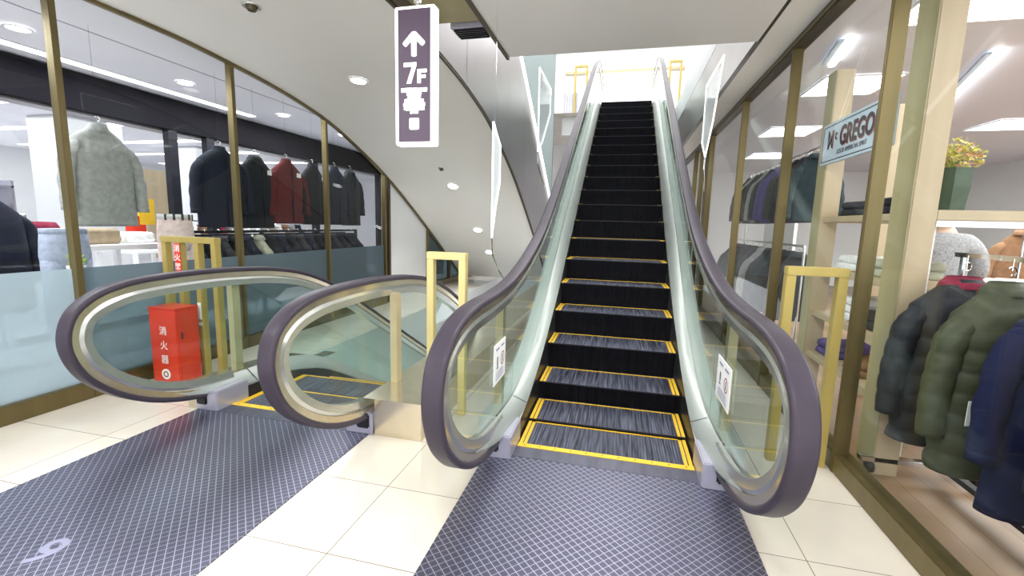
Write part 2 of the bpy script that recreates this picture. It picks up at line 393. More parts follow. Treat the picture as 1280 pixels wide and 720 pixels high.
# ------------------------------------------------------------------ escalators
SL = .56
def belt_sec():
    s = rrect(.092, .036, .016, 0, -.018, 5); return s
def guide_sec(w, n0, n1): return [(-w/2,n1),(w/2,n1),(w/2,n0),(-w/2,n0)]

def escalator(label, xc, dy, up, n_steps, rot=0., outer_l=.11, outer_r=.11, right_side=True):
    y0 = 2.74
    root = thing('escalator', label, 'escalator', (xc, y0, 0), rot)
    sg = 1 if up else -1
    # path: belt top surface, local Y relative to y0
    newel = [(2.66,.085),(2.45,.10),(2.22,.145),(2.0,.225),(1.8,.35),(1.65,.51),(1.585,.70),(1.625,.87),(1.75,.975),(1.93,1.03),(2.15,1.05),(2.45,1.055)]
    newel = [(y+dy-y0, z) for y, z in newel]
    if up:
        tail = [(2.85,1.085),(3.25,1.16),(3.65,1.27),(4.1,1.43),(4.6,1.67),(5.25,2.02)]
        inc = [(y, 2.02+.578*(y-5.25)) for y in (6.0,7.0,8.0,9.0,9.8)]
        end = [(10.5,5.0),(11.0,5.17),(11.5,5.25),(12.3,5.27),(13.2,5.27)]
    else:
        tail = [(2.95,1.045),(3.35,1.01),(3.75,.925),(4.2,.75),(4.7,.48)]
        inc = [(y, .48-.57*(y-4.7)) for y in (5.5,6.5,7.5,8.5,9.5,10.5)]; end = []
    path = catmull(newel+[(y-y0, z) for y, z in tail+inc+end], 8)
    # deck (glass bottom) and deck lower edge
    nose = (lambda y: .394+SL*(y-3.92)) if up else (lambda y: -.17-SL*(y-3.95))
    if up:
        zg = [(2.15,.30),(2.4,.265),(2.67,.235),(3.03,.215),(3.36,.26),(3.73,.36),(4.0,.47),(4.4,.68),(5.0,1.05),(5.45,1.33)]+[(y, nose(y)+.085) for y in (6,8,10,10.6)]+[(11.2,4.42),(11.7,4.47),(13.2,4.47)]
        zl = [(2.15,.24),(2.35,.18),(2.5,.155),(2.67,.14),(3.0,.165),(3.4,.26),(3.82,.42),(4.58,.76),(5.4,1.20)]+[(y, nose(y)-.04) for y in (6,8,10,10.6)]+[(11.2,4.24),(11.7,4.3),(13.2,4.3)]
    else:
        zg = [(2.15+dy,.30),(2.42,.25),(2.6,.215),(2.82,.20),(3.15,.19),(3.55,.15),(4.0,.0)]+[(y, -.0-SL*(y-4.0)) for y in (5,7,9,10.5)]
        zl = [(2.15+dy,.24),(2.5,.16),(2.9,.11),(3.24,.10),(3.6,.03),(4.0,-.12)]+[(y, -.12-SL*(y-4.0)) for y in (5,7,9,10.5)]
    zg = catmull([(y-y0, z) for y, z in zg], 6); zl = catmull([(y-y0, z) for y, z in zl], 6)
    ymax = (13.2 if up else 10.5)-y0
    ys = []; y = 2.12+(0 if up else dy)-y0
    while y < ymax: ys.append(y); y += .06 if y < .5 else .12
    ys.append(ymax)
    HX = .665; SX = .555
    def taper(y):
        t = max(0, min(1, (y+y0-(0 if up else dy)-2.12)/.85)); return t*t*(3-2*t)
    i_nose = min(range(len(path)), key=lambda i: path[i][0])
    inner = offset_path(path, -.135)
    upper = [p for p in inner[i_nose:]]
    def top(y): return interp(upper, y)
    for s in (-1, 1):
        gx = s*HX
        obj('handrail', sweep_yz(B(), path, gx, belt_sec()), M['rubber'], root, True)
        obj('handrail_guide', sweep_yz(B(), path, gx, guide_sec(.062,-.072,-.03)), M['champagne'], root)
        obj('newel_frame', sweep_yz(B(), path, gx, [(-.022,-.07),(.022,-.07),(.034,-.095),(.026,-.14),(-.026,-.14),(-.034,-.095)]), M['steel'], root)
        # curved end pane
        yj = (3.03 if up else 2.98)-y0
        start = next(i for i, p in enumerate(inner) if p[0] <= 2.4+dy*(0 if up else 1)-y0)
        end_i = max(i for i, p in enumerate(inner) if p[0] <= yj-.006 and i > i_nose)
        poly = inner[start:end_i+1]+[(yj-.006, top(yj)), (yj-.006, interp(zg, yj))]
        yy = yj-.15
        while yy > 2.42-y0+dy*(0 if up else 1): poly.append((yy, interp(zg, yy))); yy -= .12
        g = obj('end_glass', prism_x(B(), poly, gx-.005, gx+.005), M['glass'], root)
        # straight panes
        edges = [yj]
        while edges[-1] < ymax-.3: edges.append(min(edges[-1]+1.45, ymax))
        for a, b in zip(edges, edges[1:]):
            k = 8; pts = [(a+.006+(b-a-.012)*i/k) for i in range(k+1)]
            poly = [(p, interp(zg, p)) for p in pts]+[(p, top(p)) for p in pts[::-1]]
            obj('glass_pane', prism_x(B(), poly, gx-.005, gx+.005), M['glass'], root)
        # inner deck, curling up from the newel foot
        bm = B()
        for a, b in zip(ys, ys[1:]):
            za, zb, la, lb = interp(zg,a), interp(zg,b), interp(zl,a), interp(zl,b)
            qa, qb = taper(a), taper(b)
            ia, ib = gx-s*.03, gx-s*.03
            sa, sb = gx-s*(.03+(HX-SX-.03)*qa), gx-s*(.03+(HX-SX-.03)*qb)
            quad(bm, [(gx-s*.006,a,za),(gx-s*.006,b,zb),(sb,b,lb),(sa,a,la)])
            quad(bm, [(sa,a,la),(sb,b,lb),(sb+s*.012,b,lb-.02),(sa+s*.012,a,la-.02)])
            quad(bm, [(sa+s*.012,a,la-.02),(sb+s*.012,b,lb-.02),(gx,b,lb-.02),(gx,a,la-.02)])
        bmesh.ops.remove_doubles(bm, verts=bm.verts[:], dist=.0005)
        dk = obj('inner_deck', bm, M['deck'], root)
        dk.data.polygons.foreach_set('use_smooth', [abs(p.normal.x) < .93 for p in dk.data.polygons])
        # deck joint seam
        yk = yj+.005
        bm = B(); quad(bm, [(gx-s*.008,yk,interp(zg,yk)+.002),(gx-s*.008,yk+.008,interp(zg,yk)+.002),(s*SX-s*.001,yk+.008,interp(zl,yk)+.003),(s*SX-s*.001,yk,interp(zl,yk)+.003)])
        obj('deck_seam', bm, M['skirt'], root)
        # skirt
        bm = B()
        for a, b in zip(ys, ys[1:]):
            if a < (-.12 if up else .12): continue
            la, lb = interp(zl,a)-.015, interp(zl,b)-.015
            quad(bm, [(s*(SX+.004),a,la),(s*(SX+.004),b,lb),(s*(SX+.004),b,lb-.55 if not up or b>.8 else -.1),(s*(SX+.004),a,la-.55 if not up or a>.8 else -.1)])
        obj('skirt', bm, M['skirt'], root)
        # outer deck and cladding
        ow = outer_l if s < 0 else outer_r
        ox = gx+s*ow
        bm = B()
        yo = [q for q in ys if q > 2.56-y0]
        for a, b in zip(yo, yo[1:]):
            za, zb = interp(zg,a), interp(zg,b)
            if not up: za = max(za, .0) if ow < .2 else .255; zb = max(zb, .0) if ow < .2 else .255
            if not up and ow < .2 and a > 4.2-y0: break
            quad(bm, [(gx+s*.006,a,za),(gx+s*.006,b,zb),(ox,b,zb),(ox,a,za)])
            lo_a = 0 if (not up or za < 1.3) else za-1.3; lo_b = 0 if (not up or zb < 1.3) else zb-1.3
            quad(bm, [(ox,a,za),(ox,b,zb),(ox,b,lo_b),(ox,a,lo_a)])
            if a == yo[0]: quad(bm, [(gx+s*(.09 if ow > .2 else 0),a,za),(ox,a,za),(ox,a,0),(gx+s*(.09 if ow > .2 else 0),a,0)])
        bmesh.ops.remove_doubles(bm, verts=bm.verts[:], dist=.0005)
        obj('outer_cladding', bm, M['champagne'] if not up else M['deck'], root)
        # foot box where the belt returns
        fy = (2.53 if up else 2.58)-y0
        obj('newel_foot', bx(*(sorted((s*(HX+.075), s*(HX-(.115 if up else .125))))), fy, fy+.30, 0, .155, bev=.008), M['lav'], root)
        obj('belt_inlet', bx(*(sorted((s*(HX+.055), s*(HX-.040)))), fy-.012, fy+.05, .045, .15, bev=.01), M['black'], root)
        # upright at the pane joint, outer side
        px = gx+s*.055
        yp = (2.88 if up else 2.96)-y0
        obj('balustrade_post', bx(px-.026, px+.026, yp-.035, yp+.035, .15, .92), M['tan'], root)
    # landing plate
    x0, x1 = (-.515-.005, .515+.005)
    pl = obj('landing_plate', bx(-.715, .715, -3.3, -.16, .0, .006), M['plate'], root)
    obj('comb_plate', bx(-.61, .61, -.16, -.002, .0, .008), M['comb'], root)
    cl = obj('comb_line', bx(-.545, .545, -.03, .015, .004, .011), M['yellow'], root)
    for k in range(11): obj('screw', disc(B(), (-.5+k*.1, -.008, .011), .005, 8, .001), M['bronzed'], cl)
    # steps
    R = [0., .38, .78, 1.18]+[1.18+.4*j for j in range(1, n_steps)]
    Z = [.0, .02, .17, .394]+[.394+.224*j for j in range(1, n_steps)]
    for k in range(len(R)-1):
        z = Z[k]*sg; a, b = R[k], R[k+1]
        if up and z > F7-.02: z = F7-.004
        bm = B()
        W = .545
        prism_x(bm, [(a+.003,z),(a+.004,z-.012),(a+.012,z-.05),(a+.026,z-.12),(a+.034,z-.20),(a+.036,z-.30),(b+.04,z-.30),(b+.04,z-.02),(b+.02,z)], -W, W)
        bmesh.ops.recalc_face_normals(bm, faces=bm.faces[:]); bm.normal_update()
        for f in bm.faces: f.material_index = 0 if f.normal.z > .5 else 1
        st = obj('step', bm, [M['tread'], M['riser']], root)
        bm = B()
        for s in (-1, 1):
            box(bm, *(sorted((s*W*.999, s*(W-.022)))), a+.006, b, z+.0005, z+.004)
            box(bm, *(sorted((s*(W-.030), s*(W-.050)))), a+.006, b, z+.0005, z+.004)
        box(bm, -W+.03, W-.03, b-.012, b-.0005, z+.0005, z+.004)
        obj('demarcation_line', bm, M['yellow'], st)
        if k: obj('nosing', bx(-W, W, a+.001, a+.010, z-.008, z+.001), M['nosing'], st)
    return root, path

up_root, _ = escalator('rising escalator with dark steps beneath the white ceiling slab', -.045, 0, True, 20, math.radians(.42))
dn_root, _ = escalator('descending escalator beside the frosted glass wall, sinking into the floor', -2.31, .17, False, 16, 0, outer_l=.15, outer_r=.43)
# small skirt sensors and notices
def notice(parent, gx, y, z0, z1, w, name, face):
    n = obj(name, bx(gx-.0015, gx+.0015, y, y+w, z0, z1), M['whitep'], parent)
    # pictograms on both faces: small print lines, a figure and a no-entry ring
    for sx in (face,):
        xa = (0, -sx, 0) if sx > 0 else (0, -sx, 0)
        xa = Vector((0, 1 if sx > 0 else -1, 0)); ya = Vector((0,0,1))
        o = (gx+sx*.002, y+w/2, (z0+z1)/2)
        bm = B(); H = (z1-z0)
        for k in range(24):
            a = 2*PI*k/24; b = 2*PI*(k+1)/24; r0, r1 = .036, .044; c = (w*.22, H*.02)
            poly3(bm, [(c[0]+r0*math.cos(a), c[1]+r0*math.sin(a)), (c[0]+r1*math.cos(a), c[1]+r1*math.sin(a)), (c[0]+r1*math.cos(b), c[1]+r1*math.sin(b)), (c[0]+r0*math.cos(b), c[1]+r0*math.sin(b))], o, xa, ya, .0008)
        obj('ring_mark', bm, M['redink'], n)
        for q in ((.014,.052,.006,w*.22,H*.02),(.02,.06,.008,-w*.22,H*.05),(.04,.01,.004,-w*.22,H*.05-.04)):
            obj('figure_mark', poly3(B(), rrect(*q), o, xa, ya, .0008), M['ink'], n)
        rr = random.Random(3)
        for row in range(5): obj('print_line', poly3(B(), rrect(w*(.5+.3*rr.random()), .004, .0018, 0, -H*.22-row*.012), o, xa, ya, .0008), M['greyink'], n)
        for sxx in (-1, 1): obj('print_line', poly3(B(), rrect(w*.28, .012, .004, sxx*w*.22, H*.36), o, xa, ya, .0008), M['greyink'], n)
notice(up_root, .665-.0075, 2.56-2.74, .44, .69, .33, 'notice_sticker', -1)
notice(up_root, -.665+.0075, 2.50-2.74, .47, .72, .27, 'notice_sticker', 1)
bm = B()
for y, z in ((-.10,.10),(-.07,.085),(-.07,.115)): disc(bm, (0,0,0), .006, 10, .003)
bm.free()
# floor numeral
def numeral():
    xa, ya = Vector((-1,0,0)), Vector((0,-1,0))
    o = text_mesh('floor_numeral', '6', .22, M['greyink'], (0, 1.24-2.74, .0066), xa, ya, dn_root, .0006, off=.003)
    return o
numeral()

# the escalator descending from the floor above: only its soffit and flank show
def upper_escalator():
    root = thing('escalator', 'white-bellied escalator overhead with mirror cladding, sloping down to the far floor', 'escalator', (0, 0, 0))
    prof = [(3.0,3.04),(3.5,3.035),(4.0,3.005),(4.64,2.945),(5.2,2.86),(5.7,2.75),(6.3,2.55),(7.15,2.21),(8.03,1.77),(9.37,1.03),(10.93,.10)]
    prof = catmull(prof, 6)
    bm = B()
    for (a, za), (b, zb) in zip(prof, prof[1:]):
        quad(bm, [(WL+.004,a,za),(WL+.004,b,zb),(-1.76,b,zb),(-1.76,a,za)])
    bmesh.ops.remove_doubles(bm, verts=bm.verts[:], dist=.0005)
    obj('soffit', bm, M['soffit'], root, True)
    for y in (5.2, 8.6):
        pass
    bm = B(); sweep_yz(bm, prof, -1.755, [(-.014,-.022),(.014,-.022),(.014,.012),(-.014,.012)]); obj('soffit_edge', bm, M['bronzed'], root)
    bm = B(); sweep_yz(bm, prof, WL+.03, [(-.02,-.03),(.02,-.03),(.02,.012),(-.02,.012)]); obj('soffit_edge', bm, M['bronze'], root)
    bm = B(); top = lambda y: min(5.3, 4.01-.592*(y-7.38))
    pp = [(-4.0, 3.04)]+prof+[(10.93, 2.0)]
    pts = [(-4,3.04)]+prof[::3]+[(10.93,.10),(10.93, top(10.93)),(7.38,4.01),(5.2,5.3),(-4,5.3)]
    prism_x(bm, pts, -1.752, -1.735); obj('side_cladding', bm, M['clad'], root)
    obj('soffit_edge', bx(WL+.008, WL+.045, -2, 3.02, CEIL-.03, CEIL-.002), M['bronze'], root); obj('soffit_edge', bx(-1.77, -1.738, -2, 3.02, CEIL-.022, CEIL-.002), M['bronzed'], root)
    line = [(y, top(y)) for y in (5.3,6.5,7.5,8.5,9.7,10.93)]
    obj('glowing_edge', sweep_yz(B(), line, -1.73, [(-.03,-.02),(.03,-.02),(.03,.03),(-.03,.03)]), M['edge_glow'], root)  # glow painted along the top edge of the cladding
    for y in (4.85, 7.75):
        bm = B(); zt = top(y); zb = interp(prof, y)
        quad(bm, [(-1.733,y,zb+.02),(-1.733,y+.008,zb+.02),(-1.733,y+.008,zt),(-1.733,y,zt)]); obj('panel_seam', bm, M['bronzed'], root)
    return prof
PROF = upper_escalator()

# ------------------------------------------------------------------ ceiling fittings
def fit(name, label, cat, x, y, r, group, kind):
    # on the flat ceiling or on the sloping soffit
    z = interp(PROF, y) if y > 3 else CEIL
    sl = math.atan2(interp(PROF, y+.05)-interp(PROF, y-.05), .1) if y > 3.05 else 0
    t = thing(name, label, cat, (x, y, z-.001), 0, group); t.rotation_euler = (sl, 0, 0)
    bm = B(); n = 24
    loft(bm, [[(rr*math.cos(2*PI*k/n), rr*math.sin(2*PI*k/n), zz) for k in range(n)] for rr, zz in ((r*1.25,0),(r*1.22,-.008),(r*1.0,-.010),(r*.96,-.002))], cap=False)
    obj('trim_ring', bm, M['steel'] if kind != 'lamp' else M['whitep'], t, True)
    if kind == 'lamp': obj('lens', disc(B(), (0,0,-.006), r, 24, .003), M['lamp'], t)
    else:
        obj('cap', disc(B(), (0,0,-.035), r*.55, 16, .034, r*.8), M['bronzed'], t)
    return t
fit('downlight', 'round downlight nearest the hanging floor sign on the white soffit', 'ceiling light', -2.9, 4.62, .085, 'downlights', 'lamp')
fit('downlight', 'round downlight low on the soffit, left of the hanging clear guard', 'ceiling light', -2.9, 7.46, .085, 'downlights', 'lamp')
fit('downlight', 'round downlight farther down the soffit above the pale gold barrier', 'ceiling light', -2.9, 8.88, .085, 'downlights', 'lamp')
fit('downlight', 'lowest round downlight at the far foot of the soffit', 'ceiling light', -2.9, 9.75, .085, 'downlights', 'lamp')
fit('sprinkler', 'small round sprinkler on the flat ceiling near the top of view', 'sprinkler', -2.86, 3.12, .055, 'sprinklers', 'spr')
fit('sprinkler', 'small dark sprinkler on the soffit slope right of the sign', 'sprinkler', -2.9, 6.95, .04, 'sprinklers', 'spr')

# hanging floor sign
def floor_sign():
    x0, x1, y0, y1, z0, z1 = -1.268, -1.036, 2.38, 2.46, 1.86, 2.58
    t = thing('hanging_sign', 'tall purple and white lit floor sign with arrow hung from ceiling', 'sign', ((x0+x1)/2, 2.42, z0), 0)
    w = x1-x0; h = z1-z0
    obj('light_box', bx(-w/2, w/2, -.04, .025, 0, h, bev=.006), M['signwhite'], t)
    f = obj('sign_face', bx(-w/2+.022, w/2-.022, -.0435, -.0405, .018, h-.018), M['purple'], t)
    cx = .0; X, Yv = (1,0,0), (0,0,1)
    O = lambda z: (cx, -.0440, z)
    bm = B()
    r = .014
    poly3(bm, rrect(.031,.112,.010), O(h-.203), X, Yv, .0012)
    for s in (-1, 1):
        a = s*PI/4; c, sn = math.cos(a), math.sin(a)
        pts = [(u*c-v*sn+s*.027, u*sn+v*c-.027) for u, v in rrect(.029,.088,.010)]
        poly3(bm, pts, (cx, -.0440, h-.142), X, Yv, .0012)
    poly3(bm, [(-.026,-.026),(.026,-.026),(0,.012)], (cx,-.0440,h-.142), X, Yv, .0012)
    obj('arrow_mark', bm, M['signwhite'], t)
    z7 = h-.342; bm = B()
    poly3(bm, [(-.038,.032),(-.038,.054),(.036,.054),(.036,.038),(.004,-.054),(-.022,-.054),(.010,.032)], (cx-.022, -.0440, z7), X, Yv, .0012)
    obj('floor_number', bm, M['signwhite'], t)
    bm = B(); poly3(bm, [(-.026,-.036),(-.026,.036),(.028,.036),(.028,.018),(-.006,.018),(-.006,.007),(.022,.007),(.022,-.010),(-.006,-.010),(-.006,-.036)], (cx+.046, -.0440, z7-.018), X, Yv, .0012)
    obj('floor_letter', bm, M['signwhite'], t)
    bm = B(); rr = random.Random(5)
    rows = [(-.430,.150,.022),(-.449,.085,.020),(-.468,.075,.020),(-.486,.110,.018),(-.506,.125,.020),(-.526,.118,.020),(-.545,.045,.016)]
    for z, ww, hh in rows:
        k = -ww/2
        while k < ww/2-.002:
            q = min(.010+.014*rr.random(), ww/2-k); poly3(bm, rrect(q+.004, hh*(.8+.3*rr.random()), .003, k+q/2, 0), O(h+z), X, Yv, .001); k += q
    obj('small_print', bm, M['signwhite'], t)
    obj('square_mark', poly3(B(), rrect(.058,.062,.009), O(h-.607), X, Yv, .001), M['signwhite'], t)
    bm = B(); tube(bm, [(0,0,h-.01),(0,0,CEIL+.1-z0)], .009, 10); disc(bm, (0,0,h+.03), .02, 12, .03)
    obj('hanger_rod', bm, M['chrome'], t)
floor_sign()
# grey unit in the ceiling recess
t = thing('air_vent', 'grey louvred vent at the end of the ceiling recess', 'vent', (-1.40, 4.02, 3.12))
obj('housing', bx(-.16,.17,-.10,.12,-.02,.08, bev=.01), M['lav'], t)
for k in range(5): obj('louvre', bx(-.13,.14,-.08+k*.04,-.06+k*.04,-.035,-.018), M['darkframe'], t)

# ------------------------------------------------------------------ barriers and extinguisher corner
def barrier(label, x0, x1, y, h, mat, posts, zb=0.):
    t = thing('barrier', label, 'barrier', ((x0+x1)/2, y, zb), 0, 'metal barriers')
    w = x1-x0; b = .052
    obj('top_rail', bx(-w/2, w/2, -.035, .035, h-b, h, bev=.004), M[mat], t)
    for p in posts:
        x = -w/2+b/2+(w-b)*p
        obj('post', bx(x-b/2, x+b/2, -.03, .03, 0, h-b-.0005, bev=.003), M[mat], t)
    return t
barrier('pale gold two-legged barrier between the two escalators', -1.385, -1.085, 3.08, 1.225, 'goldp', (0,1))
barrier('gold two-legged barrier between right handrail and shop window', .965, 1.29, 3.02, 1.235, 'gold', (0,1))
fl = barrier('gold four-legged barrier behind the red extinguisher box', -3.985, -3.395, 3.19, 1.255, 'gold', (0,.3,.66,1))
# vertical extinguisher sign fixed to the barrier
t = thing('extinguisher_sign', 'narrow red vertical sign with white characters on the left barrier', 'sign', (-3.80, 3.158, .93))
obj('plate', bx(-.031,.031,-.006,0,0,.265, bev=.001), M['red'], t)
for k, c in enumerate('消火器'): text_mesh('character', c, .066, M['whitep'], (0,-.0066,.218-.08*k), (1,0,0), (0,0,1), t, .0004, off=.0006)
obj('backing_bar', bx(-.026,.026,.0005,.03,.02,.25), M['gold'], t)
t = thing('small_sticker', 'small white sticker with a ring below, on the left barrier post', 'sticker', (-3.604, 3.158, .46))
obj('sheet', bx(-.018,.018,-.004,0,.07,.22), M['whitep'], t)
bm = B(); loft(bm, [[(r*math.cos(2*PI*k/16), y, .03+r*math.sin(2*PI*k/16)) for k in range(16)] for r, y in ((.016,0),(.016,-.004),(.009,-.004),(.009,0))], cap=False)
obj('ring', bm, M['whitep'], t)
# box
t = thing('extinguisher_box', 'red metal fire extinguisher box with white characters on the floor', 'fire extinguisher box', (-3.73, 3.02, 0))
w, d, h = .285, .21, .655
obj('cabinet', bx(-w/2, w/2, -d/2, d/2, 0, h, bev=.006), M['red'], t)
obj('lid', bx(-w/2-.004, w/2+.004, -d/2-.004, d/2+.004, h, h+.012, bev=.003), M['red'], t)
o = obj('door', bx(w/2, w/2+.006, -d/2+.02, d/2-.02, .03, h-.03, bev=.002), M['red'], t)
obj('handle', bx(w/2+.006, w/2+.014, -d/2+.035, -d/2+.05, .40, .46, bev=.002), M['ink'], o)
for k, c in enumerate('消火器'): text_mesh('character', c, .082, M['whitep'], (.0, -d/2-.001, .465-.125*k), (1,0,0), (0,0,1), t, .0005)
bm = B(); loft(bm, [[(r*math.cos(2*PI*k/24), y, .09+r*math.sin(2*PI*k/24)) for k in range(24)] for r, y in ((.046,-d/2),(.046,-d/2-.002))]); obj('round_mark', bm, M['whitep'], t)
bm = B(); loft(bm, [[(r*math.cos(2*PI*k/24), y, .09+r*math.sin(2*PI*k/24)) for k in range(24)] for r, y in ((.028,-d/2-.002),(.028,-d/2-.003),(.016,-d/2-.003),(.016,-d/2-.002))], cap=False); obj('ring_mark', bm, M['redink'], t)

# hanging clear guards
def guard(label, x, pts, hang):
    y0 = min(p[0] for p in pts); zt = max(p[1] for p in pts)
    t = thing('hanging_guard', label, 'guard', (x, y0, zt), 0, 'clear hanging guards')
    q = [(y-y0, z-zt) for y, z in pts]
    obj('panel', prism_x(B(), q, -.006, .006), M['acrylic'], t)
    bm = B(); tube(bm, [(0,y,z) for y, z in q]+[(0,*q[0])], .007, 6); obj('bright_edge', bm, M['edge_glow'], t)  # edge highlight painted as emission
    bm = B()
    for y in hang: tube(bm, [(0,y-y0,-.02),(0,y-y0,CEIL-zt)], .0012, 6)
    obj('hanger', bm, M['chrome'], t)
    bm = B(); lo = min(q, key=lambda p: p[1])
    tube(bm, [(0,lo[0],lo[1]),(0,lo[0]+.02,lo[1]-.12),(.03,lo[0]+.10,lo[1]-.26),(.05,lo[0]+.2,lo[1]-.34)], .007, 6); obj('cord', bm, M['chrome'], t)
guard('clear hanging guard left of the rising handrail, nearest the sign', -1.0, [(3.4,2.20),(3.62,2.06),(3.62,1.78),(3.5,1.55),(3.42,1.33)], (3.45,))
guard('clear hanging guard at slab end above the rising left handrail', -.92, [(4.75,3.02),(5.5,3.02),(5.5,2.75),(5.05,2.35),(4.8,2.2)], (4.8,5.4))
guard('clear hanging guard at slab end above the right handrail', .80, [(4.7,3.02),(5.6,3.02),(5.6,2.4),(5.3,2.2),(5.0,2.5)], (4.8,5.4))

# upper-floor bits seen over the top step
def upper():
    for x0, x1, lab in ((-1.42,-1.08,'gold barrier at the left of the upper landing'), (.84,1.14,'gold barrier at the right of the upper landing')):
        b = barrier(lab, x0, x1, 12.0, 1.22, 'gold', (0,1), F7)
    t = thing('vent_panel', 'white slatted panel beside the upper landing left of the handrail', 'panel', (-1.5, 12.05, F7-.45))
    obj('sheet', bx(-.2,.2,0,.03,0,1.05), M['wallwhite'], t)
    for k in range(6): obj('slat', bx(-.17+k*.065,-.145+k*.065,-.02,0,.45,1.03), M['lav'], t)
    t = thing('wall_sign', 'pale board with a short dark strip on the upper back wall', 'sign', (-.15, 15.95, 5.55))
    obj('board', bx(-1.3,1.3,0,.03,-.25,1.2), M['signwhite'], t)
    bm = B(); box(bm, .0,.28,-.012,-.001,.20,.31); obj('dark_strip', bm, M['lav'], t)
    bm = B()
    for k, (a, w) in enumerate(((-.95,.12),(-.62,.16),(-.3,.24),(.55,.18),(.9,.22))): box(bm, a, a+w, -.012, -.001, .23, .28)
    obj('faint_strip', bm, M['lav'], t)
    struct('trim_upper', bx(-2.2, 1.6, 15.9, 15.98, 6.45, 6.53), M['blond'])
upper()

# ------------------------------------------------------------------ garments
def ell(cx, cy, z, a, b, n=20, p=2.4, wob=0, ph=0):
    out = []
    for k in range(n):
        t = 2*PI*k/n; c, s = math.cos(t), math.sin(t)
        r = 1+wob*math.sin(5*t+ph+z*9)
        out.append((cx+a*r*math.copysign(abs(c)**(2/p), c), cy+b*r*math.copysign(abs(s)**(2/p), s), z))
    return out
def jacket(name, label, cat, mat, h=.8, w=.5, d=.11, quilt=False, collar='stand', lining=None, tagm=None, group=None, sleeve_mat=None, zip_=True, spread=.55):
    # hung garment, facing -Y, origin at hook point
    t = thing(name, label, cat, (0,0,0), 0, group)
    a = w/2; z0 = -.07
    rows = [(0,.06,.055),(-.02,.08,.062),(-.045,.28*a+.04,.066),(-.075,.50*a+.02,.07),(-.11,.72*a,.078),(-.15,.88*a,.088),(-.22,.93*a,.10)]
    nrow = 70 if quilt else 22
    for i in range(1, nrow+1):
        f = i/nrow; z = -.22-(h-.22)*f
        q = (1+.0) if not quilt else 1
        rows.append((z, a*(.93+.05*f), .10+.015*math.sin(f*6)))
    bm = B(); rings = []
    for z, ww, dd in rows:
        k = d/.11
        bul = 0
        if quilt and z < -.1: bul = .012*abs(math.sin((z+.1)*PI/.105))**.6
        rings.append(ell(0, 0, z+z0, ww+bul, dd*k+bul*1.2, 28, 2.3, .018 if z < -.15 else 0, w*20))
    loft(bm, rings); obj('body', bm, mat, t, True)
    for s in (-1, 1):
        bm = B(); rings = []
        n = 48 if quilt else 20
        for i in range(n+1):
            f = i/n
            x = s*(a*(.70+.16*min(1, f*5))+spread*.16*math.sin(min(1, f*1.2)*PI/2)*.9); z = -.135-f*min(.60, h*.82)
            r = (.066-.014*f)*min(1, .25+.75*math.sqrt(f/.14))
            bul = .006*abs(math.sin(f*PI*6))**.6*min(1, f*6) if quilt else .004*math.sin(f*23)
            rings.append(ell(x, -.012-.02*f, z+z0, r+bul, (r+bul)*.95, 14, 2))
        loft(bm, rings); sl = obj('sleeve', bm, sleeve_mat or mat, t, True)
        bm = B(); rr = ell(s*(a*.86+spread*.16*.9), -.032, -.135-min(.60,h*.82)+z0-.012, .056,.053,14,2); r2 = [(x,y,z+.05) for x,y,z in rr]
        loft(bm, [rr, r2]); obj('cuff', bm, mat, sl, True)
    bm = B()
    if collar == 'stand': loft(bm, [ell(0,.0,z+z0,ww,dd,20,2) for z, ww, dd in ((-.05,.10,.072),(-.01,.078,.060),(.022,.070,.054),(.022,.058,.042),(-.02,.055,.038))], cap=False)
    else: loft(bm, [ell(0,.01,z+z0,ww,dd,20,2) for z, ww, dd in ((-.055,.105,.080),(-.01,.080,.062),(.012,.070,.052),(-.025,.095,.085),(-.05,.105,.090))], cap=False)
    obj('collar', bm, lining or mat, t, True)
    if zip_:
        obj('zip', bx(-.006,.006,-d-.006,-d+.01,-h+z0+.02,-.10+z0), M['darkframe'], t)
    if tagm is not None:
        obj('swing_tag', bx(.07,.15,-d-.012,-d-.009,-.22+z0,-.16+z0), M['whitep'], t)
    bm = B(); pts = [(0,0,z0+.05),(0,0,-.03)]+[(.022*math.sin(k/8*PI*1.3), 0, -.008-.022*math.cos(k/8*PI*1.3)+.0) for k in range(9)]
    tube(bm, pts, .0035, 6); obj('hanger_hook', bm, M['chrome'], t)
    return t

# rails in front of the left storefront
def rail_left():
    t = thing('garment_rack', 'dark low garment rack full of dark clothes behind left glass', 'rack', (-4.72, 3.95, 0))
    obj('rail', bx(-.02,.02,0,3.4,1.24,1.275), M['darkframe'], t); obj('rail', bx(-.26,-.22,0,3.4,1.19,1.22), M['darkframe'], t)
    for y in (.0, 1.15, 2.3, 3.36): obj('upright', bx(-.02,.02,y,y+.04,0,1.24), M['darkframe'], t)
    obj('base', bx(-.3,.06,0,3.4,.05,.09), M['darkframe'], t)
rail_left()
jk = [('grey_jacket','light grey jacket hanging alone behind the left glass','jacket', CL['grey'], 3.17, .60, .88, 2.27, 'stand'),
 ('navy_jacket','dark navy jacket hanging left of the maroon one','jacket', CL['navy'], 4.40, .62, .90, 2.28, 'stand'),
 ('black_jacket','black jacket with white tag between navy and maroon jackets','jacket', CL['black'], 4.95, .58, .90, 2.27, 'lay'),
 ('maroon_jacket','maroon red zip jacket with white swing tag behind left glass','jacket', CL['maroon'], 5.47, .58, .86, 2.29, 'stand'),
 ('black_jacket','black jacket hanging just right of the maroon jacket','jacket', CL['black'], 6.04, .54, .88, 2.30, 'stand'),
 ('navy_jacket','dark jacket second from the right end of the left display','jacket', CL['navy'], 6.55, .52, .90, 2.32, 'stand'),
 ('black_jacket','black jacket at the right end of the left display row','jacket', CL['black'], 7.02, .54, .92, 2.33, 'lay')]
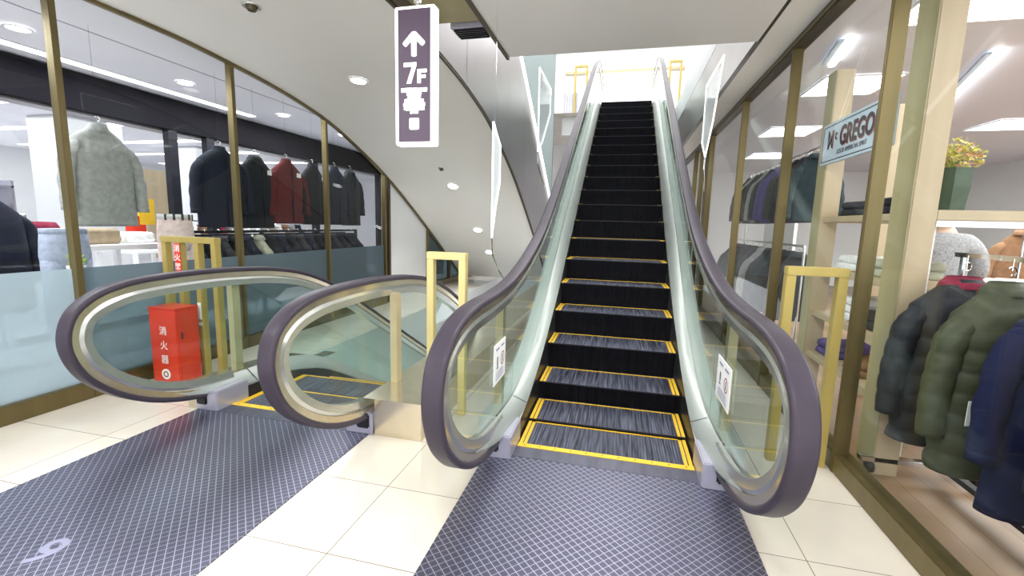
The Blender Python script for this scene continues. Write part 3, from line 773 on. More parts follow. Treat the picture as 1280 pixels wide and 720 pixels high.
for i, (nm, lab, cat, mt, y, w, h, z, col) in enumerate(jk):
    j = jacket(nm, lab, cat, mt, h, w, .10, False, col, group='jackets facing the left glass', tagm=True if i in (2,3,4) else None, sleeve_mat=None, zip_=i not in (0,))
    obj('wire', tube(B(), [(0,0,-.005),(0,0,CEIL-z)], .0008, 5), M['darkframe'], j); j.location = (-4.6+.02*(i%2), y, z+.005); j.rotation_euler = (0,0,PI/2+math.radians([8,-4,6,-2,5,-5,3][i]))
# low row of side-on garments
proto = None
cols = ['navy','black','charcoal','black','navy','sage','black','navy','black','charcoal','navy','black','navy','charcoal','black','black','navy']
protos = {}
for i, c in enumerate(cols):
    y = 4.06+i*.195; lab = '%s garment hanging side-on, in the low left rack' % {'navy':'navy','black':'black','charcoal':'charcoal grey','sage':'pale sage'}[c]
    if c not in protos:
        protos[c] = jacket('hanging_garment', lab, 'garment', CL[c], .75, .42, .07, False, 'lay', group='clothes on the low left rack (%s)' % c, zip_=False)
        protos[c].location = (-4.72, y, 1.27); protos[c].rotation_euler = (0,0,random.uniform(-.08,.08))
    else: dup(protos[c], (-4.72, y, 1.27), random.uniform(-.08,.08), lab)

# storefront frame behind the corridor
FX = -6.2
struct('trim_storefront', box(box(bx(FX-.12,FX+.02,-3,14,2.62,3.03, mi=0), FX-.35, FX-.12, -3, 14, 2.6, 2.66, mi=1), FX-.14, FX+.04, -3, 14, 0, .06, mi=0), [M['beamside'], M['beamunder']])
for k, y in enumerate((.1, 2.6, 5.15, 5.75, 8.2, 10.7)):
    struct('trim_%d' % (k+1), bx(FX-.1, FX, y, y+.13, .05, 2.62), M['darkframe'])
struct('ceiling_corridor', bx(-6.12, WL-.02, -3, 14, 3.045, 3.1), M['shopwhite'])
struct('trim_corridor_joint', bx(-4.745,-4.735,-3,14,3.038,3.046), M['lav'])
struct('ceiling_store', bx(-15, -6.12, -3, 16, 3.045, 3.1), M['shopwhite'])
struct('wall_store_back', bx(-15.1, -15, -3, 16, 0, 3.1), M['wallwhite'])
struct('wall_store_end', bx(-15, WL, -3.1, -3, 0, 3.1), M['wallwhite'])
def strip(label, x0, x1, y0, y1, z, grp, mat='strip'):
    t = thing('strip_light', label, 'ceiling light', ((x0+x1)/2, (y0+y1)/2, z), 0, grp)
    w, d = (x1-x0)/2, (y1-y0)/2
    obj('diffuser', bx(-w, w, -d, d, -.012, 0), M[mat], t)
    obj('tray', bx(-w-.012, w+.012, -d-.012, d+.012, -.004, .002), M['whitep'], t)
    return t
strip('long strip light on the corridor ceiling behind the left glass', -5.92, -5.80, -2, 6.3, 3.04, 'store strip lights')
def dl(label, x, y, z, r, grp='store downlights'):
    t = thing('downlight', label, 'ceiling light', (x, y, z), 0, grp)
    obj('lens', disc(B(), (0,0,-.006), r, 20, .005), M['lamp'], t)
    bm = B(); n = 20; loft(bm, [[(rr*math.cos(2*PI*k/n), rr*math.sin(2*PI*k/n), zz) for k in range(n)] for rr, zz in ((r*1.3,0),(r*1.25,-.008),(r,-.008))], cap=False); obj('trim_ring', bm, M['whitep'], t)
for y, l in ((1.5,'downlight in the corridor left of the leftmost mullion, out to the side'), (3.09,'corridor downlight seen left of the first bronze mullion'), (4.67,'corridor downlight seen above the grey jacket, between two mullions'), (6.32,'corridor downlight seen right of the second mullion'), (7.9,'farthest corridor downlight near the soffit edge')):
    dl(l, -5.3, y, 3.04, .08)
dl('store downlight under the dark beam, left of the first mullion', -8.25, 5.06, 3.04, .12); dl('store downlight under the dark beam, right of the first mullion', -7.5, 4.99, 3.04, .12)
for k, y in enumerate((3.2, 4.8, 6.4, 8.0, 9.6, 11.4)):
    strip('ceiling strip light running across the left store, row %s from the front' % ['first','second','third','fourth','fifth','sixth'][k], -14.2, -7.4, y, y+.22, 3.04, 'store strip lights')
for k, (x, y) in enumerate(((-9.5,6.2),(-10.2,9.2),(-11.0,3.4))): struct('wall_column_%d' % (k+1), bx(x-.45,x+.45,y-.45,y+.45,0,3.045, bev=.02), M['wallwhite'])

# store furniture, left
def folded(label, x, y, z, mat, w=.32, d=.26, h=.05, grp=None, rot=0.):
    bm = B(); rr = random.Random(int(x*91+y*57+z*33))
    rings = []
    for zz, s in ((0,.94),(.3*h,1.02),(.5*h,.98),(.8*h,1.0),(h,.88)):
        rings.append([(px*s+rr.uniform(-.006,.006), py*s+rr.uniform(-.006,.006), zz+rr.uniform(-.003,.003)) for px, py in rrect(w, d, .04, n=4)])
    loft(bm, rings); o = obj('folded_garment', bm, mat, None, True); o.location = (x, y, z); o.rotation_euler = (0,0,rot)
    tag(o, label, 'folded garment', grp); return o
def table(label, x, y, w, d, h, mat, name='display_table'):
    t = thing(name, label, 'table', (x, y, 0))
    obj('table_top', bx(-w/2,w/2,-d/2,d/2,h-.05,h, bev=.005), mat, t)
    for sx in (-1,1):
        for sy in (-1,1): obj('leg', bx(sx*(w/2-.03)-.025, sx*(w/2-.03)+.025, sy*(d/2-.03)-.025, sy*(d/2-.03)+.025, 0, h-.05), mat, t)
    return t
table('white display table with folded clothes behind the grey jacket', -5.5, 3.6, .8, 1.1, 1.12, M['whitep'])
folded('khaki folded cloth heap on the white display table', -5.45, 3.55, 1.12, CL['khaki'], .42, .4, .16, 'clothes on the white table')
folded('maroon folded garment on the white display table', -5.55, 3.15, 1.12, CL['wine'], .36, .3, .22, 'clothes on the white table')
folded('white folded shirt on the white display table', -5.4, 3.98, 1.12, CL['white'], .3, .28, .12, 'clothes on the white table')
def trousers(name, label, mat, x, y, ztop, h, belt=True, rot=PI/2):
    t = thing(name, label, 'trousers', (x, y, ztop-h), rot)
    for s in (-1, 1):
        bm = B(); loft(bm, [ell(s*(.085+.01*(1-f)), 0, h*f, .085+.012*f, .075+.012*f, 16, 2.2, .03, f*5) for f in [i/12*.72 for i in range(13)]]); obj('leg', bm, mat, t, True)
    bm = B(); loft(bm, [ell(0, 0, h*f, w, d, 24, 2.3) for f, w, d in ((.62,.17,.09),(.75,.185,.105),(.88,.175,.10),(.97,.165,.092))]); obj('seat', bm, mat, t, True)
    bm = B(); loft(bm, [ell(0, 0, h*f, w, d, 24, 2.3) for f, w, d in ((.955,.17,.096),(1.0,.168,.094))], cap=True); wb = obj('waistband', bm, CL['white'] if belt else mat, t, True)
    if belt:
        for k in range(5):
            a = -PI/2+(k-2)*.5; cx, cy = .172*math.cos(a), .1*math.sin(a); obj('belt_loop', bx(cx-.01,cx+.01,cy-.006,cy+.004,h*.94,h*1.0), M['ink'], wb)
    obj('stand', tube(B(), [(0,0,-(ztop-h)),(0,0,.1)], .02, 8), M['chrome'], t)
trousers('display_trousers', 'pale pink trousers on a form behind the left barrier', CL['pink'], -4.55, 3.78, 1.45, 1.0)
trousers('display_trousers', 'pale blue trousers hanging below the grey jacket', CL['sky'], -4.75, 2.92, 1.3, .95, False)
t = thing('promotion_sign', 'red and yellow card sign standing behind the pink trousers', 'sign', (-5.5, 4.15, 1.12))
obj('red_card', bx(-.01,.01,-.17,.05,.0,.30), M['red'], t); obj('yellow_card', bx(-.012,.012,-.02,.16,.2,.5), M['yellow'], t); obj('base', bx(-.05,.05,-.1,.1,0,.012), M['whitep'], t)
def tuft(name, label, cat, loc, mats, n, spread, h, lsize, seed=1, potf=None, parent_cat=None, group=None):
    t = thing(name, label, cat, loc, 0, group); rr = random.Random(seed)
    for mi, mt in enumerate(mats):
        bm = B()
        for k in range(n//len(mats)):
            a = rr.uniform(0, 2*PI); r = spread*math.sqrt(rr.random()); z = h*(.15+.85*rr.random())*(1-.45*(r/spread)**2)
            c = Vector((r*math.cos(a), r*math.sin(a), z)); u = Vector((rr.uniform(-1,1), rr.uniform(-1,1), rr.uniform(-.2,1))).normalized(); v = u.orthogonal().normalized()
            L = lsize*(.7+.6*rr.random()); vs = [bm.verts.new(c+p) for p in (u*-L, v*L*.35, u*L, v*-L*.35)]; bm.faces.new(vs)
        obj('foliage', bm, mt, t)
    bm = B()
    for k in range(9): tube(bm, [(0,0,-.02),(spread*.5*math.cos(k*.7)*.5, spread*.5*math.sin(k*.7)*.5, h*.4),(spread*.8*math.cos(k*.7), spread*.8*math.sin(k*.7), h*.75)], .003, 5)
    obj('stem', bm, M['green'], t)
    return t
t = tuft('small_plant', 'little green plant sprig at the edge of the frosted film', 'plant', (-4.42, 2.78, 1.0), [M['green']], 40, .07, .12, .028, 3)
obj('pot', disc(B(), (0,0,-.14), .05, 16, .14, .065), M['whitep'], t); obj('stand', tube(B(), [(0,0,-1.0),(0,0,-.14)], .012, 8), M['chrome'], t)
# counter and dark coats at far left
t = thing('display_plinth', 'pale grey display plinth behind the leftmost glass bay', 'plinth', (-4.9, 2.0, 0)); obj('block', bx(-.3,.3,-.28,.22,0,1.24, bev=.01), M['wallwhite'], t); obj('cap', bx(-.31,.31,-.29,.23,1.24,1.27), M['whitep'], t)
t = thing('shelf_unit', 'grey shelf unit with brown bags at the far left of the store', 'shelf', (-8.4, 3.6, 0))
for z in (.4,.85,1.3,1.75): obj('shelf', bx(-.25,.25,-.9,.9,z,z+.03), M['lav'], t)
for y in (-.9,.87): obj('side_panel', bx(-.25,.25,y,y+.03,0,1.85), M['lav'], t)
for k, (y, z) in enumerate(((-.6,1.33),(-.15,1.33),(.35,1.33),(.65,1.33),(-.5,.88),(.0,.88),(.5,.88))):
    t = thing('handbag', 'brown leather bag on the far left shelf unit', 'bag', (-8.35, 3.6+y, z), 0, 'bags on the far left shelf')
    bm = B(); loft(bm, [ell(0,0,zz,a,b,16,3.) for zz, a, b in ((0,.09,.15),(.12,.085,.16),(.22,.06,.14))]); obj('body', bm, CL['brown'], t, True)
    obj('handle', tube(B(), [(0,-.08,.21),(0,-.06,.30),(0,.06,.30),(0,.08,.21)], .008, 6), CL['brown'], t)
def mannequin_coat(label, x, y, z, mat, rot, h=.95):
    j = jacket('display_coat', label, 'coat', mat, h, .52, .13, False, 'stand', zip_=False); j.location = (x, y, z); j.rotation_euler = (0,0,rot)
    obj('stand', tube(B(), [(0,0,-z),(0,0,-.2)], .015, 8), M['chrome'], j); obj('stand_foot', disc(B(), (0,0,-z), .15, 20, .015), M['chrome'], j)
mannequin_coat('navy coat on a stand by the first bronze mullion', -5.3, 2.72, 1.62, CL['navy'], PI/2, 1.0)
mannequin_coat('dark coat on a stand at the very left edge', -4.9, 1.5, 1.42, CL['black'], PI/2)
# far store racks
def simple_rack(label, x, y, L, z, cols, key, rot=0):
    t = thing('garment_rack', label, 'rack', (x, y, 0), rot)
    obj('rail', tube(B(), [(0,0,z),(0,L,z)], .014, 8), M['chrome'], t)
    for yy in (0, L): obj('upright', tube(B(), [(0,yy,.03),(0,yy,z)], .014, 8), M['chrome'], t); obj('foot', bx(-.22,.22,yy-.015,yy+.015,0,.03), M['chrome'], t)
    for i, c in enumerate(cols):
        p = Vector((x, y, z-.01))+Matrix.Rotation(rot, 3, 'Z')@Vector((0, (i+.5)*L/len(cols), 0))
        lab = '%s garment hanging on the %s' % ({'navy':'navy','black':'black','charcoal':'charcoal grey','brown':'brown','white':'white','teal':'blue-green','purple':'purple','wine':'wine red','grey':'light grey','blue':'deep blue','orange':'rust','khaki':'khaki'}[c], key)
        k = (c, key)
        if k not in protos:
            protos[k] = jacket('hanging_garment', lab, 'garment', CL[c], .78, .44, .06, False, 'lay', group='%s clothes on the %s' % (c, key), zip_=False)
            protos[k].location = p; protos[k].rotation_euler = (0,0,rot+random.uniform(-.1,.1))
        else: dup(protos[k], p, rot+random.uniform(-.1,.1))
simple_rack('chrome rack of mixed clothes deep in the left store', -7.6, 6.3, 1.6, 1.35, ['charcoal','white','brown','navy','wine','grey','black','white'], 'deep left rack')
simple_rack('chrome rack of pale clothes beyond the dark storefront post', -8.2, 8.6, 1.6, 1.35, ['white','grey','khaki','white','brown','grey','navy'], 'far left rack')
table('white table near the dark storefront posts', -7.4, 5.6, .8, .9, .9, M['whitep'])
for k, (c, yy) in enumerate((('white',5.3),('grey',5.65),('brown',5.95))): folded('%s folded garment on the white table by the dark posts' % {'white':'white','grey':'grey','brown':'brown'}[c], -7.35, yy, .9, CL[c], .34, .26, .1, 'clothes on the far white table')
table('low white table with piles of clothes in the middle of the left store', -9.3, 4.6, 1.0, 1.6, .95, M['whitep'])
for k, (c, y) in enumerate((('navy',4.0),('brown',4.35),('charcoal',4.7),('wine',5.05))):
    for q in range(2):
        folded('%s folded garment, %s of its pile, on the low white table' % ({'navy':'navy','brown':'brown','charcoal':'charcoal','wine':'wine red'}[c], ['bottom','top'][q]), -9.05, y, .95+.075*q, CL[c], .36, .28, .075, 'piles on the low white table')
simple_rack('chrome rack of dark coats at the left side of the store', -7.3, 2.6, 1.5, 1.4, ['navy','black','brown','charcoal','navy','black'], 'left side rack')
struct('trim_store_board', bx(-9.0,-8.95,6.9,7.5,.6,2.3), M['blond'])

# ------------------------------------------------------------------ right-hand shop
struct('ceiling_shop', bx(WR, 8, -2, 14, CEIL+.005, CEIL+.06), pm('shop_ceiling_lavender', (.78,.79,.88), .5, 0, .02, 1.5))
struct('wall_right', bx(8, 8.1, -2, 14, 0, 3.1), M['wallwhite'])
struct('wall_right_end', bx(WR, 8, 14, 14.1, 0, 3.1), M['wallwhite'])
def panel_light(label, x, y, w, d):
    t = thing('panel_light', label, 'ceiling light', (x, y, CEIL), 0, 'shop panel lights')
    obj('diffuser', bx(-w/2,w/2,-d/2,d/2,-.012,0), M['panel'], t)
    bm = B()
    for a in ((-w/2-.02,-w/2,-d/2-.02,d/2+.02),(w/2,w/2+.02,-d/2-.02,d/2+.02),(-w/2,w/2,-d/2-.02,-d/2),(-w/2,w/2,d/2,d/2+.02)): box(bm, *a, -.014, 0)
    obj('frame', bm, M['whitep'], t)
panel_light('large square panel light nearest the front in the right shop', 2.35, 4.0, .9, .62)
panel_light('square panel light above the pale blue name board', 2.3, 5.9, .7, .7)
panel_light('panel light in the right shop seen past the second mullion', 2.5, 8.4, .7, .7)
panel_light('far panel light in the right shop beyond the hanging suits', 2.9, 11.0, .7, .7)
panel_light('panel light deep in the right shop above the grey sweater', 5.6, 5.6, .9, .7)
panel_light('panel light deep in the right shop above the potted plant', 5.4, 8.2, .9, .7)
panel_light('panel light at the right shop front corner', 4.4, 2.2, .9, .7)
def slim(label, p0, p1):  # glowing bars added to stand for light streaks reflected in the glass
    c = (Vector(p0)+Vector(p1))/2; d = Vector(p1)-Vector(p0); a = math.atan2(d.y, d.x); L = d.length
    t = thing('reflection_streak', label, 'ceiling light', c, a, 'slim glass reflections')
    obj('tube', bx(-L/2, L/2, -.03, .03, -.05, -.01, bev=.008), M['panel'], t); obj('pale_streak', bx(-L/2, L/2, .035, .085, -.03, -.01), M['paleblue'], t)
slim('slim diagonal reflection streak above the potted plant', (3.05,5.0,CEIL), (4.2,8.2,CEIL)); slim('short slim reflection streak near the bronze mullion', (1.72,4.5,CEIL), (1.82,5.1,CEIL))

# shelf unit by the window
def shelf_unit():
    t = thing('shelf_unit', 'blond wood shelf unit just inside the right shop window', 'shelf', (1.55, 3.0, 0))
    def post(x, y, w=.125, d=.2, h=2.98):
        o = obj('post', bx(x, x+w, y, y+d, 0, h, bev=.003), M['blond'], t)
        obj('side_panel', bx(x-.006, x-.0005, y+.004, y+d-.004, 0, h), M['olive_tone'], o)  # shaded side of the post, painted as a thin olive sheet
    post(0,0); post(0,1.2,.125,.16,2.7); post(.52,1.5,.11,.12,2.5)
    for z in (.45, .80, 1.16, 1.565):
        obj('shelf', bx(.02,.60,.2,1.25,z-.045,z, bev=.003), M['blond'], t)
    obj('front_shelf', bx(.125,1.9,.0,.36,1.525,1.58, bev=.003), M['blond'], t)
    obj('shelf_end_post', bx(1.82,1.9,.0,.36,0,1.525), M['blond'], t)
    obj('price_rail', bx(.125,1.82,-.004,.0,1.488,1.522), M['whitep'], t)
    obj('white_upright', bx(.127,.147,.03,.06,.12,1.50), M['whitep'], t)
shelf_unit()
for k, (y, z, c, n, lab) in enumerate(((3.55,1.565,'navy',2,'navy'),(3.95,1.565,'charcoal',2,'charcoal'),(3.5,1.16,'sage',2,'pale sage'),(3.9,1.16,'white',2,'white'),(3.5,.8,'charcoal',2,'charcoal'),(3.85,.8,'white',3,'white'),(4.1,.45,'purple',2,'purple'),(3.6,.45,'brown',2,'brown'))):
    for q in range(n):
        sh = {1.565:'top shelf',1.16:'second shelf',.8:'third shelf',.45:'lowest shelf'}[z]
        folded('%s folded garment, %s in its pile, %s by the right window' % (lab, ['lowest','second','third'][q], sh), 1.80+.01*q, y, z+.055*q, CL[c], .34, .30, .055, 'folded clothes on the window shelf', .05*(q-1))
# name board
def name_board():
    t = thing('name_board', 'pale blue shop name board with dark lettering above the window shelf', 'sign', (1.52, 3.72, 2.12))
    obj('board', bx(-.012,.012,-.50,.50,-.155,.155, bev=.003), M['paleblue'], t)
    for y in (-.40,.42): obj('bracket', bx(.012,.04,y-.02,y+.02,-.14,.14), M['bronzed'], t)
    for a in ((-.48,.48,.128,.134),(-.48,.48,-.134,-.128)): obj('border', bx(-.0145,-.0122, *a), M['ink'], t)
    for a in ((-.48,-.474,-.128,.128),(.474,.48,-.128,.128)): obj('border', bx(-.0145,-.0122, *a), M['ink'], t)
    for nm, mt, dx, dy, dz in (('lettering_shadow','redink',-.0135,-.009,-.008),('lettering','ink',-.0148,0,0)):
        for body, y, z, sz in (('M',.345,.02,.19),('c',.258,.05,.11),('GREGOR',-.09,.02,.19)):
            o = text_mesh(nm, body, sz, M[mt], (dx, y+dy, z+dz), (0,-1,0), (0,0,1), t, .0006, off={'M':.0015,'c':.0}.get(body,.005))
            for v in o.data.vertices: v.co.y = (v.co.y-(y+dy))*.74+(y+dy)
    o = text_mesh('tagline', 'GOOD AMERICAN SPIRIT', .047, M['ink'], (-.0138, 0, -.085), (0,-1,0), (0,0,1), t, .0005)
    for v in o.data.vertices: v.co.y *= .82
name_board()
# potted plant
t = tuft('potted_plant', 'yellow-green plant in a dark green faceted pot on the front shelf', 'plant', (1.775, 3.13, 1.80), [M['leafy'], M['leafy'], M['leafr']], 420, .13, .18, .022, 11)
bm = B(); n = 6
def hexr(r, z, ph): return [(r*math.cos(2*PI*k/n+ph), r*math.sin(2*PI*k/n+ph), z) for k in range(n)]
loft(bm, [hexr(.085,-.22,.25), hexr(.098,-.09,.25), hexr(.098,.015,.25), hexr(.088,.015,.25), hexr(.085,-.02,.25)]); obj('pot', bm, M['pot'], t)
# rolling rack
def rolling_rack():
    t = thing('rolling_rack', 'chrome rolling rack of winter coats inside the right window', 'rack', (1.84, 1.2, 0))
    obj('rail', bx(-.02,.02,0,1.86,1.325,1.35), M['chrome'], t)
    for y in (.02, 1.82): obj('upright', tube(B(), [(0,y,.1),(0,y,1.33)], .014, 10), M['chrome'], t)
    obj('side_bar', bx(.05,.09,0,1.8,.075,.105), M['darkframe'], t)
    for y in (.0, 1.80):
        b = obj('base_bar', bx(-.36,.30,y,y+.05,.075,.11, bev=.004), M['chrome'], t)
        for x in (-.30,.24):
            bm = B(); rr = [[(x+dx, y+.025+.038*math.cos(2*PI*k/16), .038+.038*math.sin(2*PI*k/16)) for k in range(16)] for dx in (-.014,.014)]; loft(bm, rr); obj('caster', bm, M['black'], b, True)
rolling_rack()
coats = [('down_jacket','dark navy quilted jacket at the window end of the coat rack', CL['darknavy'], 2.84, 1.75, True, 'wine', .90, .48, .12),
 ('down_jacket','olive green quilted down jacket second on the coat rack', CL['olive'], 2.60, 1.78, True, None, .94, .46, .12),
 ('blue_coat','deep blue coat hanging right of the olive jacket', CL['blue'], 2.34, 1.86, False, None, 1.0, .5, .11),
 ('blue_coat','second deep blue coat nearer the frame edge', CL['blue'], 2.08, 1.88, False, None, 1.02, .5, .11),
 ('charcoal_coat','charcoal coat at the right edge of the picture', CL['charcoal'], 1.82, 1.88, False, None, .98, .5, .11),
 ('black_coat','black coat nearest the camera on the coat rack', CL['black'], 1.52, 1.88, False, None, .98, .5, .11)]
for i, (nm, lab, mt, y, x, q, lin, h, w, d) in enumerate(coats):
    j = jacket(nm, lab, 'coat', mt, h, w, d, q, 'lay', CL[lin] if lin else None, group='coats on the rolling rack', zip_=(i == 1))
    j.location = (x, y, 1.345-.055); obj('hanger_link', tube(B(), [(0,0,-.005),(0,0,.052)], .003, 6), M['chrome'], j); j.rotation_euler = (0,0,math.radians([4,10,6,8,5,6][i]))
    if i == 1: obj('swing_tag', bx(-.22,-.20,-d-.02,-d-.017,-.72,-.60), M['whitep'], j)
table('white table with pale folded clothes behind the coat rack', 2.62, 3.78, .7, .55, .98, M['whitep'])
folded('white folded shirt on the table behind the coat rack', 2.5, 3.72, .98, CL['white'], .36, .3, .16, 'shirts behind the coat rack'); folded('grey folded shirt on the table behind the coat rack', 2.82, 3.8, .98, CL['grey'], .3, .3, .10, 'shirts behind the coat rack')
# person in grey sweater, back to us, behind the shelf
def skin_obj(name, verts, edges, radii, mat, parent, sub=2):
    me = bpy.data.meshes.new(name); me.from_pydata(verts, edges, []); me.materials.append(mat)
    o = bpy.data.objects.new(name, me); C.objects.link(o); o.parent = parent
    sk = o.modifiers.new('skin', 'SKIN'); ss = o.modifiers.new('sub', 'SUBSURF'); ss.levels = sub; ss.render_levels = sub
    for v, r in zip(me.skin_vertices[0].data, radii): v.radius = r if isinstance(r, tuple) else (r, r)
    me.skin_vertices[0].data[0].use_root = True
    for p in me.polygons: p.use_smooth = True
    sk.use_smooth_shade = True
    return o
def person():
    t = thing('person', 'person in a grey knit sweater with back turned, behind the shelf', 'person', (2.62, 4.55, 0), math.radians(-10))
    V = [(0,0,.92),(0,-.01,1.08),(0,-.01,1.25),(0,0,1.38),(0,.0,1.47),(0,.02,1.53),
         (-.17,0,1.40),(-.25,.03,1.14),(-.20,.22,1.02),(-.17,.30,1.01),
         (.17,0,1.40),(.25,.03,1.14),(.20,.22,1.02),(.17,.30,1.01),
         (-.10,0,.86),(-.10,.02,.50),(-.10,-.02,.08),(-.10,.12,.04),(.10,0,.86),(.10,.02,.50),(.10,-.02,.08),(.10,.12,.04)]
    E = [(0,1),(1,2),(2,3),(3,4),(4,5),(3,6),(6,7),(7,8),(8,9),(3,10),(10,11),(11,12),(12,13),(0,14),(14,15),(15,16),(16,17),(0,18),(18,19),(19,20),(20,21)]
    Rr = [(.14,.10),(.12,.09),(.14,.10),(.13,.09),.055,.055,.055,.042,.032,.03,.055,.042,.032,.03,.085,.055,.04,.035,.085,.055,.04,.035]
    body = skin_obj('body', V, E, Rr, M['skin'], t)
    # hands with separate fingers
    for s in (-1, 1):
        base = Vector((s*.17,.32,1.01)); vs = [tuple(base), tuple(base+Vector((0,.07,0)))]; es = [(0,1)]; rs = [.03,.034]
        for k in range(4):
            o = Vector((-.03+.02*k, .075, 0)); L = (.06,.072,.068,.052)[k]
            vs += [tuple(base+o), tuple(base+o+Vector((0,L*.5,-.008))), tuple(base+o+Vector((0,L,-.03)))]; i = len(vs)-3; es += [(1,i),(i,i+1),(i+1,i+2)]; rs += [.010,.009,.008]
        vs += [tuple(base+Vector((-s*.035,.03,0))), tuple(base+Vector((-s*.06,.065,-.01)))]; i = len(vs)-2; es += [(0,i),(i,i+1)]; rs += [.012,.010]
        skin_obj('hand', vs, es, rs, M['skin'], body)
    # head, face turned away
    bm = B(); rings = []
    for z, a, b, y in ((1.50,.05,.06,.02),(1.53,.062,.08,.03),(1.58,.072,.095,.02),(1.63,.076,.10,.012),(1.68,.074,.097,.008),(1.72,.055,.075,.005),(1.742,.02,.03,.0)): rings.append(ell(0, y, z, a, b, 20, 2))
    loft(bm, rings); box(bm, -.011,.011,.11,.135,1.585,1.625, bev=.006)
    for s in (-1,1): box(bm, s*.076-.008, s*.076+.008, -.02,.02,1.58,1.64, bev=.006); 
    obj('head', bm, M['skin'], body, True)
    bm = B()
    for s in (-1,1): disc(bm, (s*.03,.105,1.635), .009, 10, .006)
    box(bm, -.022,.022,.104,.112,1.553,1.560); obj('eyes_and_mouth', bm, M['ink'], body)
    bm = B(); loft(bm, [ell(0, y, z, a, b, 20, 2, .02, z*9) for z, a, b, y in ((1.545,.06,.05,-.045),(1.58,.080,.085,-.022),(1.64,.084,.095,-.015),(1.69,.082,.10,-.002),(1.73,.064,.083,.0),(1.755,.025,.035,.0))]); obj('hair', bm, M['hair'], t, True)
    # sweater and trousers follow the body
    V2 = [(0,0,.90),(0,-.01,1.02),(0,-.02,1.18),(0,-.02,1.32),(0,-.01,1.405),(0,.0,1.455),(-.16,-.01,1.385),(-.225,.0,1.27),(-.265,.03,1.13),(-.20,.24,1.02),(.16,-.01,1.385),(.225,.0,1.27),(.265,.03,1.13),(.20,.24,1.02)]
    E2 = [(0,1),(1,2),(2,3),(3,4),(4,5),(4,6),(6,7),(7,8),(8,9),(4,10),(10,11),(11,12),(12,13)]
    R2 = [(.17,.13),(.175,.135),(.185,.14),(.18,.13),(.13,.10),(.065,.065),.085,.078,.066,.05,.085,.078,.066,.05]
    skin_obj('sweater', V2, E2, R2, CL['knit'], t)
    V3 = [(0,0,.93),(0,0,.86),(-.10,0,.80),(-.10,.02,.48),(-.10,-.01,.10),(.10,0,.80),(.10,.02,.48),(.10,-.01,.10)]
    skin_obj('trousers', V3, [(0,1),(1,2),(2,3),(3,4),(1,5),(5,6),(6,7)], [(.155,.115),(.155,.12),.105,.078,.065,.105,.078,.065], CL['charcoal'], t)
    for s in (-1,1):
        bm = B(); loft(bm, [ell(s*.10,.04,z,a,b,16,2.4) for z, a, b in ((0,.048,.13),(.03,.05,.13),(.07,.042,.10),(.10,.04,.055))]); obj('shoe', bm, M['black'], t, True)
person()
# hanging suits farther along
simple_rack('upper row rail of dark suits past the third mullion', 2.15, 6.0, 3.0, 2.42, ['teal','charcoal','black','charcoal','purple','purple','charcoal','grey','charcoal','black','grey','charcoal'], 'upper suit rail')
simple_rack('low row rail of dark suits past the third mullion', 1.95, 5.6, 3.2, 1.28, ['charcoal','black','teal','charcoal','grey','charcoal','black','navy','charcoal','black'], 'low suit rail')
simple_rack('rack of brown and dark clothes at the back of the right shop', 4.3, 6.2, 1.8, 1.6, ['brown','brown','wine','navy','charcoal','wine','navy'], 'back right rack', -.6)
table('wooden table with goods at the back of the right shop', 3.4, 5.3, 1.0, .7, .92, M['blond'])
for k, (c, x) in enumerate((('wine',3.1),('white',3.4),('pink',3.7))): folded('%s folded garment on the wooden table at the back' % {'wine':'wine red','white':'white','pink':'pink'}[c], x, 5.3, .92, CL[c], .3, .28, .12, 'clothes on the back wooden table')
struct('trim_shop_board', bx(3.0, 3.05, 9.2, 11.0, .2, 2.6), M['wallwhite'])

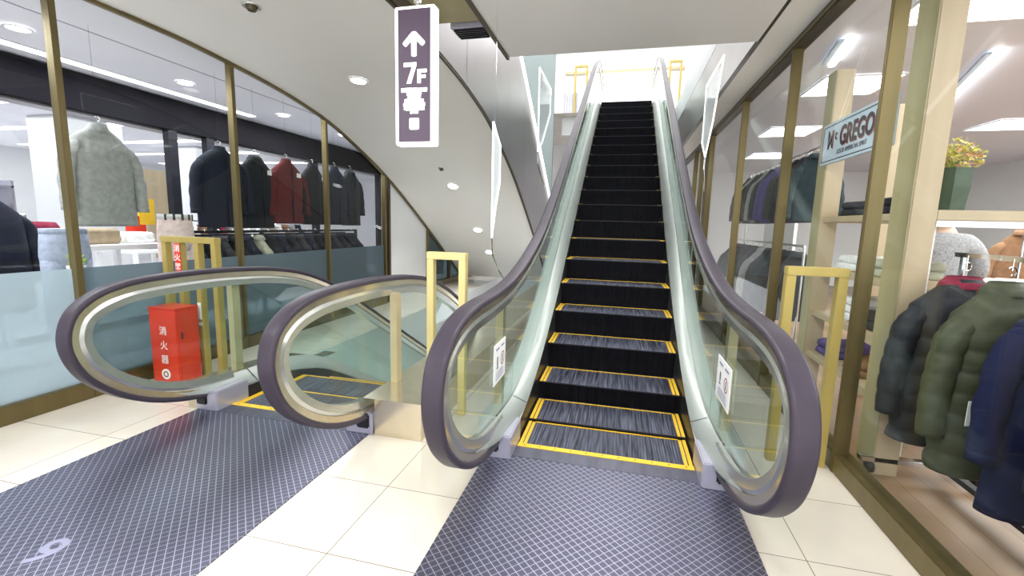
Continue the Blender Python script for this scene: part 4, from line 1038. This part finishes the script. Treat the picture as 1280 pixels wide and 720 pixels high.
# ------------------------------------------------------------------ lights
def area(name, loc, sx, sy, e, rot=(0,0,0), col=(1,1,1)):
    l = bpy.data.lights.new(name, 'AREA'); l.shape = 'RECTANGLE'; l.size = sx; l.size_y = sy; l.energy = e; l.color = col
    o = bpy.data.objects.new(name, l); C.objects.link(o); o.location = loc; o.rotation_euler = rot; return o
def spot(name, loc, e, size=1.9, rot=(0,0,0)):
    l = bpy.data.lights.new(name, 'SPOT'); l.energy = e; l.spot_size = size; l.spot_blend = .8; l.shadow_soft_size = .08
    o = bpy.data.objects.new(name, l); C.objects.link(o); o.location = loc; o.rotation_euler = rot; return o
for k, (x, y) in enumerate(((-2.9,.4),(-.1,.3),(-.1,3.0),(-2.9,-1.8),(-.1,-1.8))): area('ceiling_fill', (x, y, CEIL-.03), .9, .9, 42)  # fill lamps added under the ceiling, no fittings modelled
for x, y in ((-2.9,4.62),(-2.9,7.46),(-2.9,8.88)): spot('downlight_lamp', (x, y, interp(PROF, y)-.05), 60)
area('corridor_lamp', (-5.3, 4, 3.0), 1.2, 8, 190, col=(.95,.97,1))
area('store_lamp', (-10, 5, 3.0), 7, 10, 190, col=(.95,.97,1))
area('shop_lamp', (4.9, 5, 3.0), 3.5, 8, 470, col=(.96,.98,1))
area('shop_lamp', (2.6, 1.2, 3.0), 1.5, 2, 30, col=(.97,.98,1))
area('upper_lamp', (-1, 11.5, 7.25), 7, 8, 380)
area('lower_lamp', (-2.3, 8, -1.2), 1.4, 3, 60)
w = bpy.data.worlds.new('World'); S.world = w; w.use_nodes = True
w.node_tree.nodes['Background'].inputs[0].default_value = (.95,.97,1,1); w.node_tree.nodes['Background'].inputs[1].default_value = 2.0

# ------------------------------------------------------------------ camera
yaw, pitch, roll = (math.radians(a) for a in (-13.5768, 8.0584, -1.5268))
cy, sy, cp, sp, cr, sr = math.cos(yaw), math.sin(yaw), math.cos(pitch), math.sin(pitch), math.cos(roll), math.sin(roll)
fwd = Vector((sy*cp, cy*cp, -sp)); right = Vector((cy, -sy, 0)); down = fwd.cross(right)
r2 = right*cr+down*sr; d2 = down*cr-right*sr
cam = bpy.data.cameras.new('Camera'); cam.sensor_width = 36; cam.lens = 563.13/1280*36; cam.clip_start = .02; cam.clip_end = 100
co = bpy.data.objects.new('Camera', cam); C.objects.link(co)
up = -d2; bk = -fwd
co.matrix_world = Matrix(((r2.x,up.x,bk.x,0),(r2.y,up.y,bk.y,0),(r2.z,up.z,bk.z,1.44),(0,0,0,1)))
S.camera = co
S.view_settings.view_transform = 'Standard'; S.view_settings.look = 'None'; S.view_settings.exposure = .38; S.view_settings.gamma = 1
S.cycles.max_bounces = 12; S.cycles.transparent_max_bounces = 24; S.cycles.sample_clamp_indirect = 8
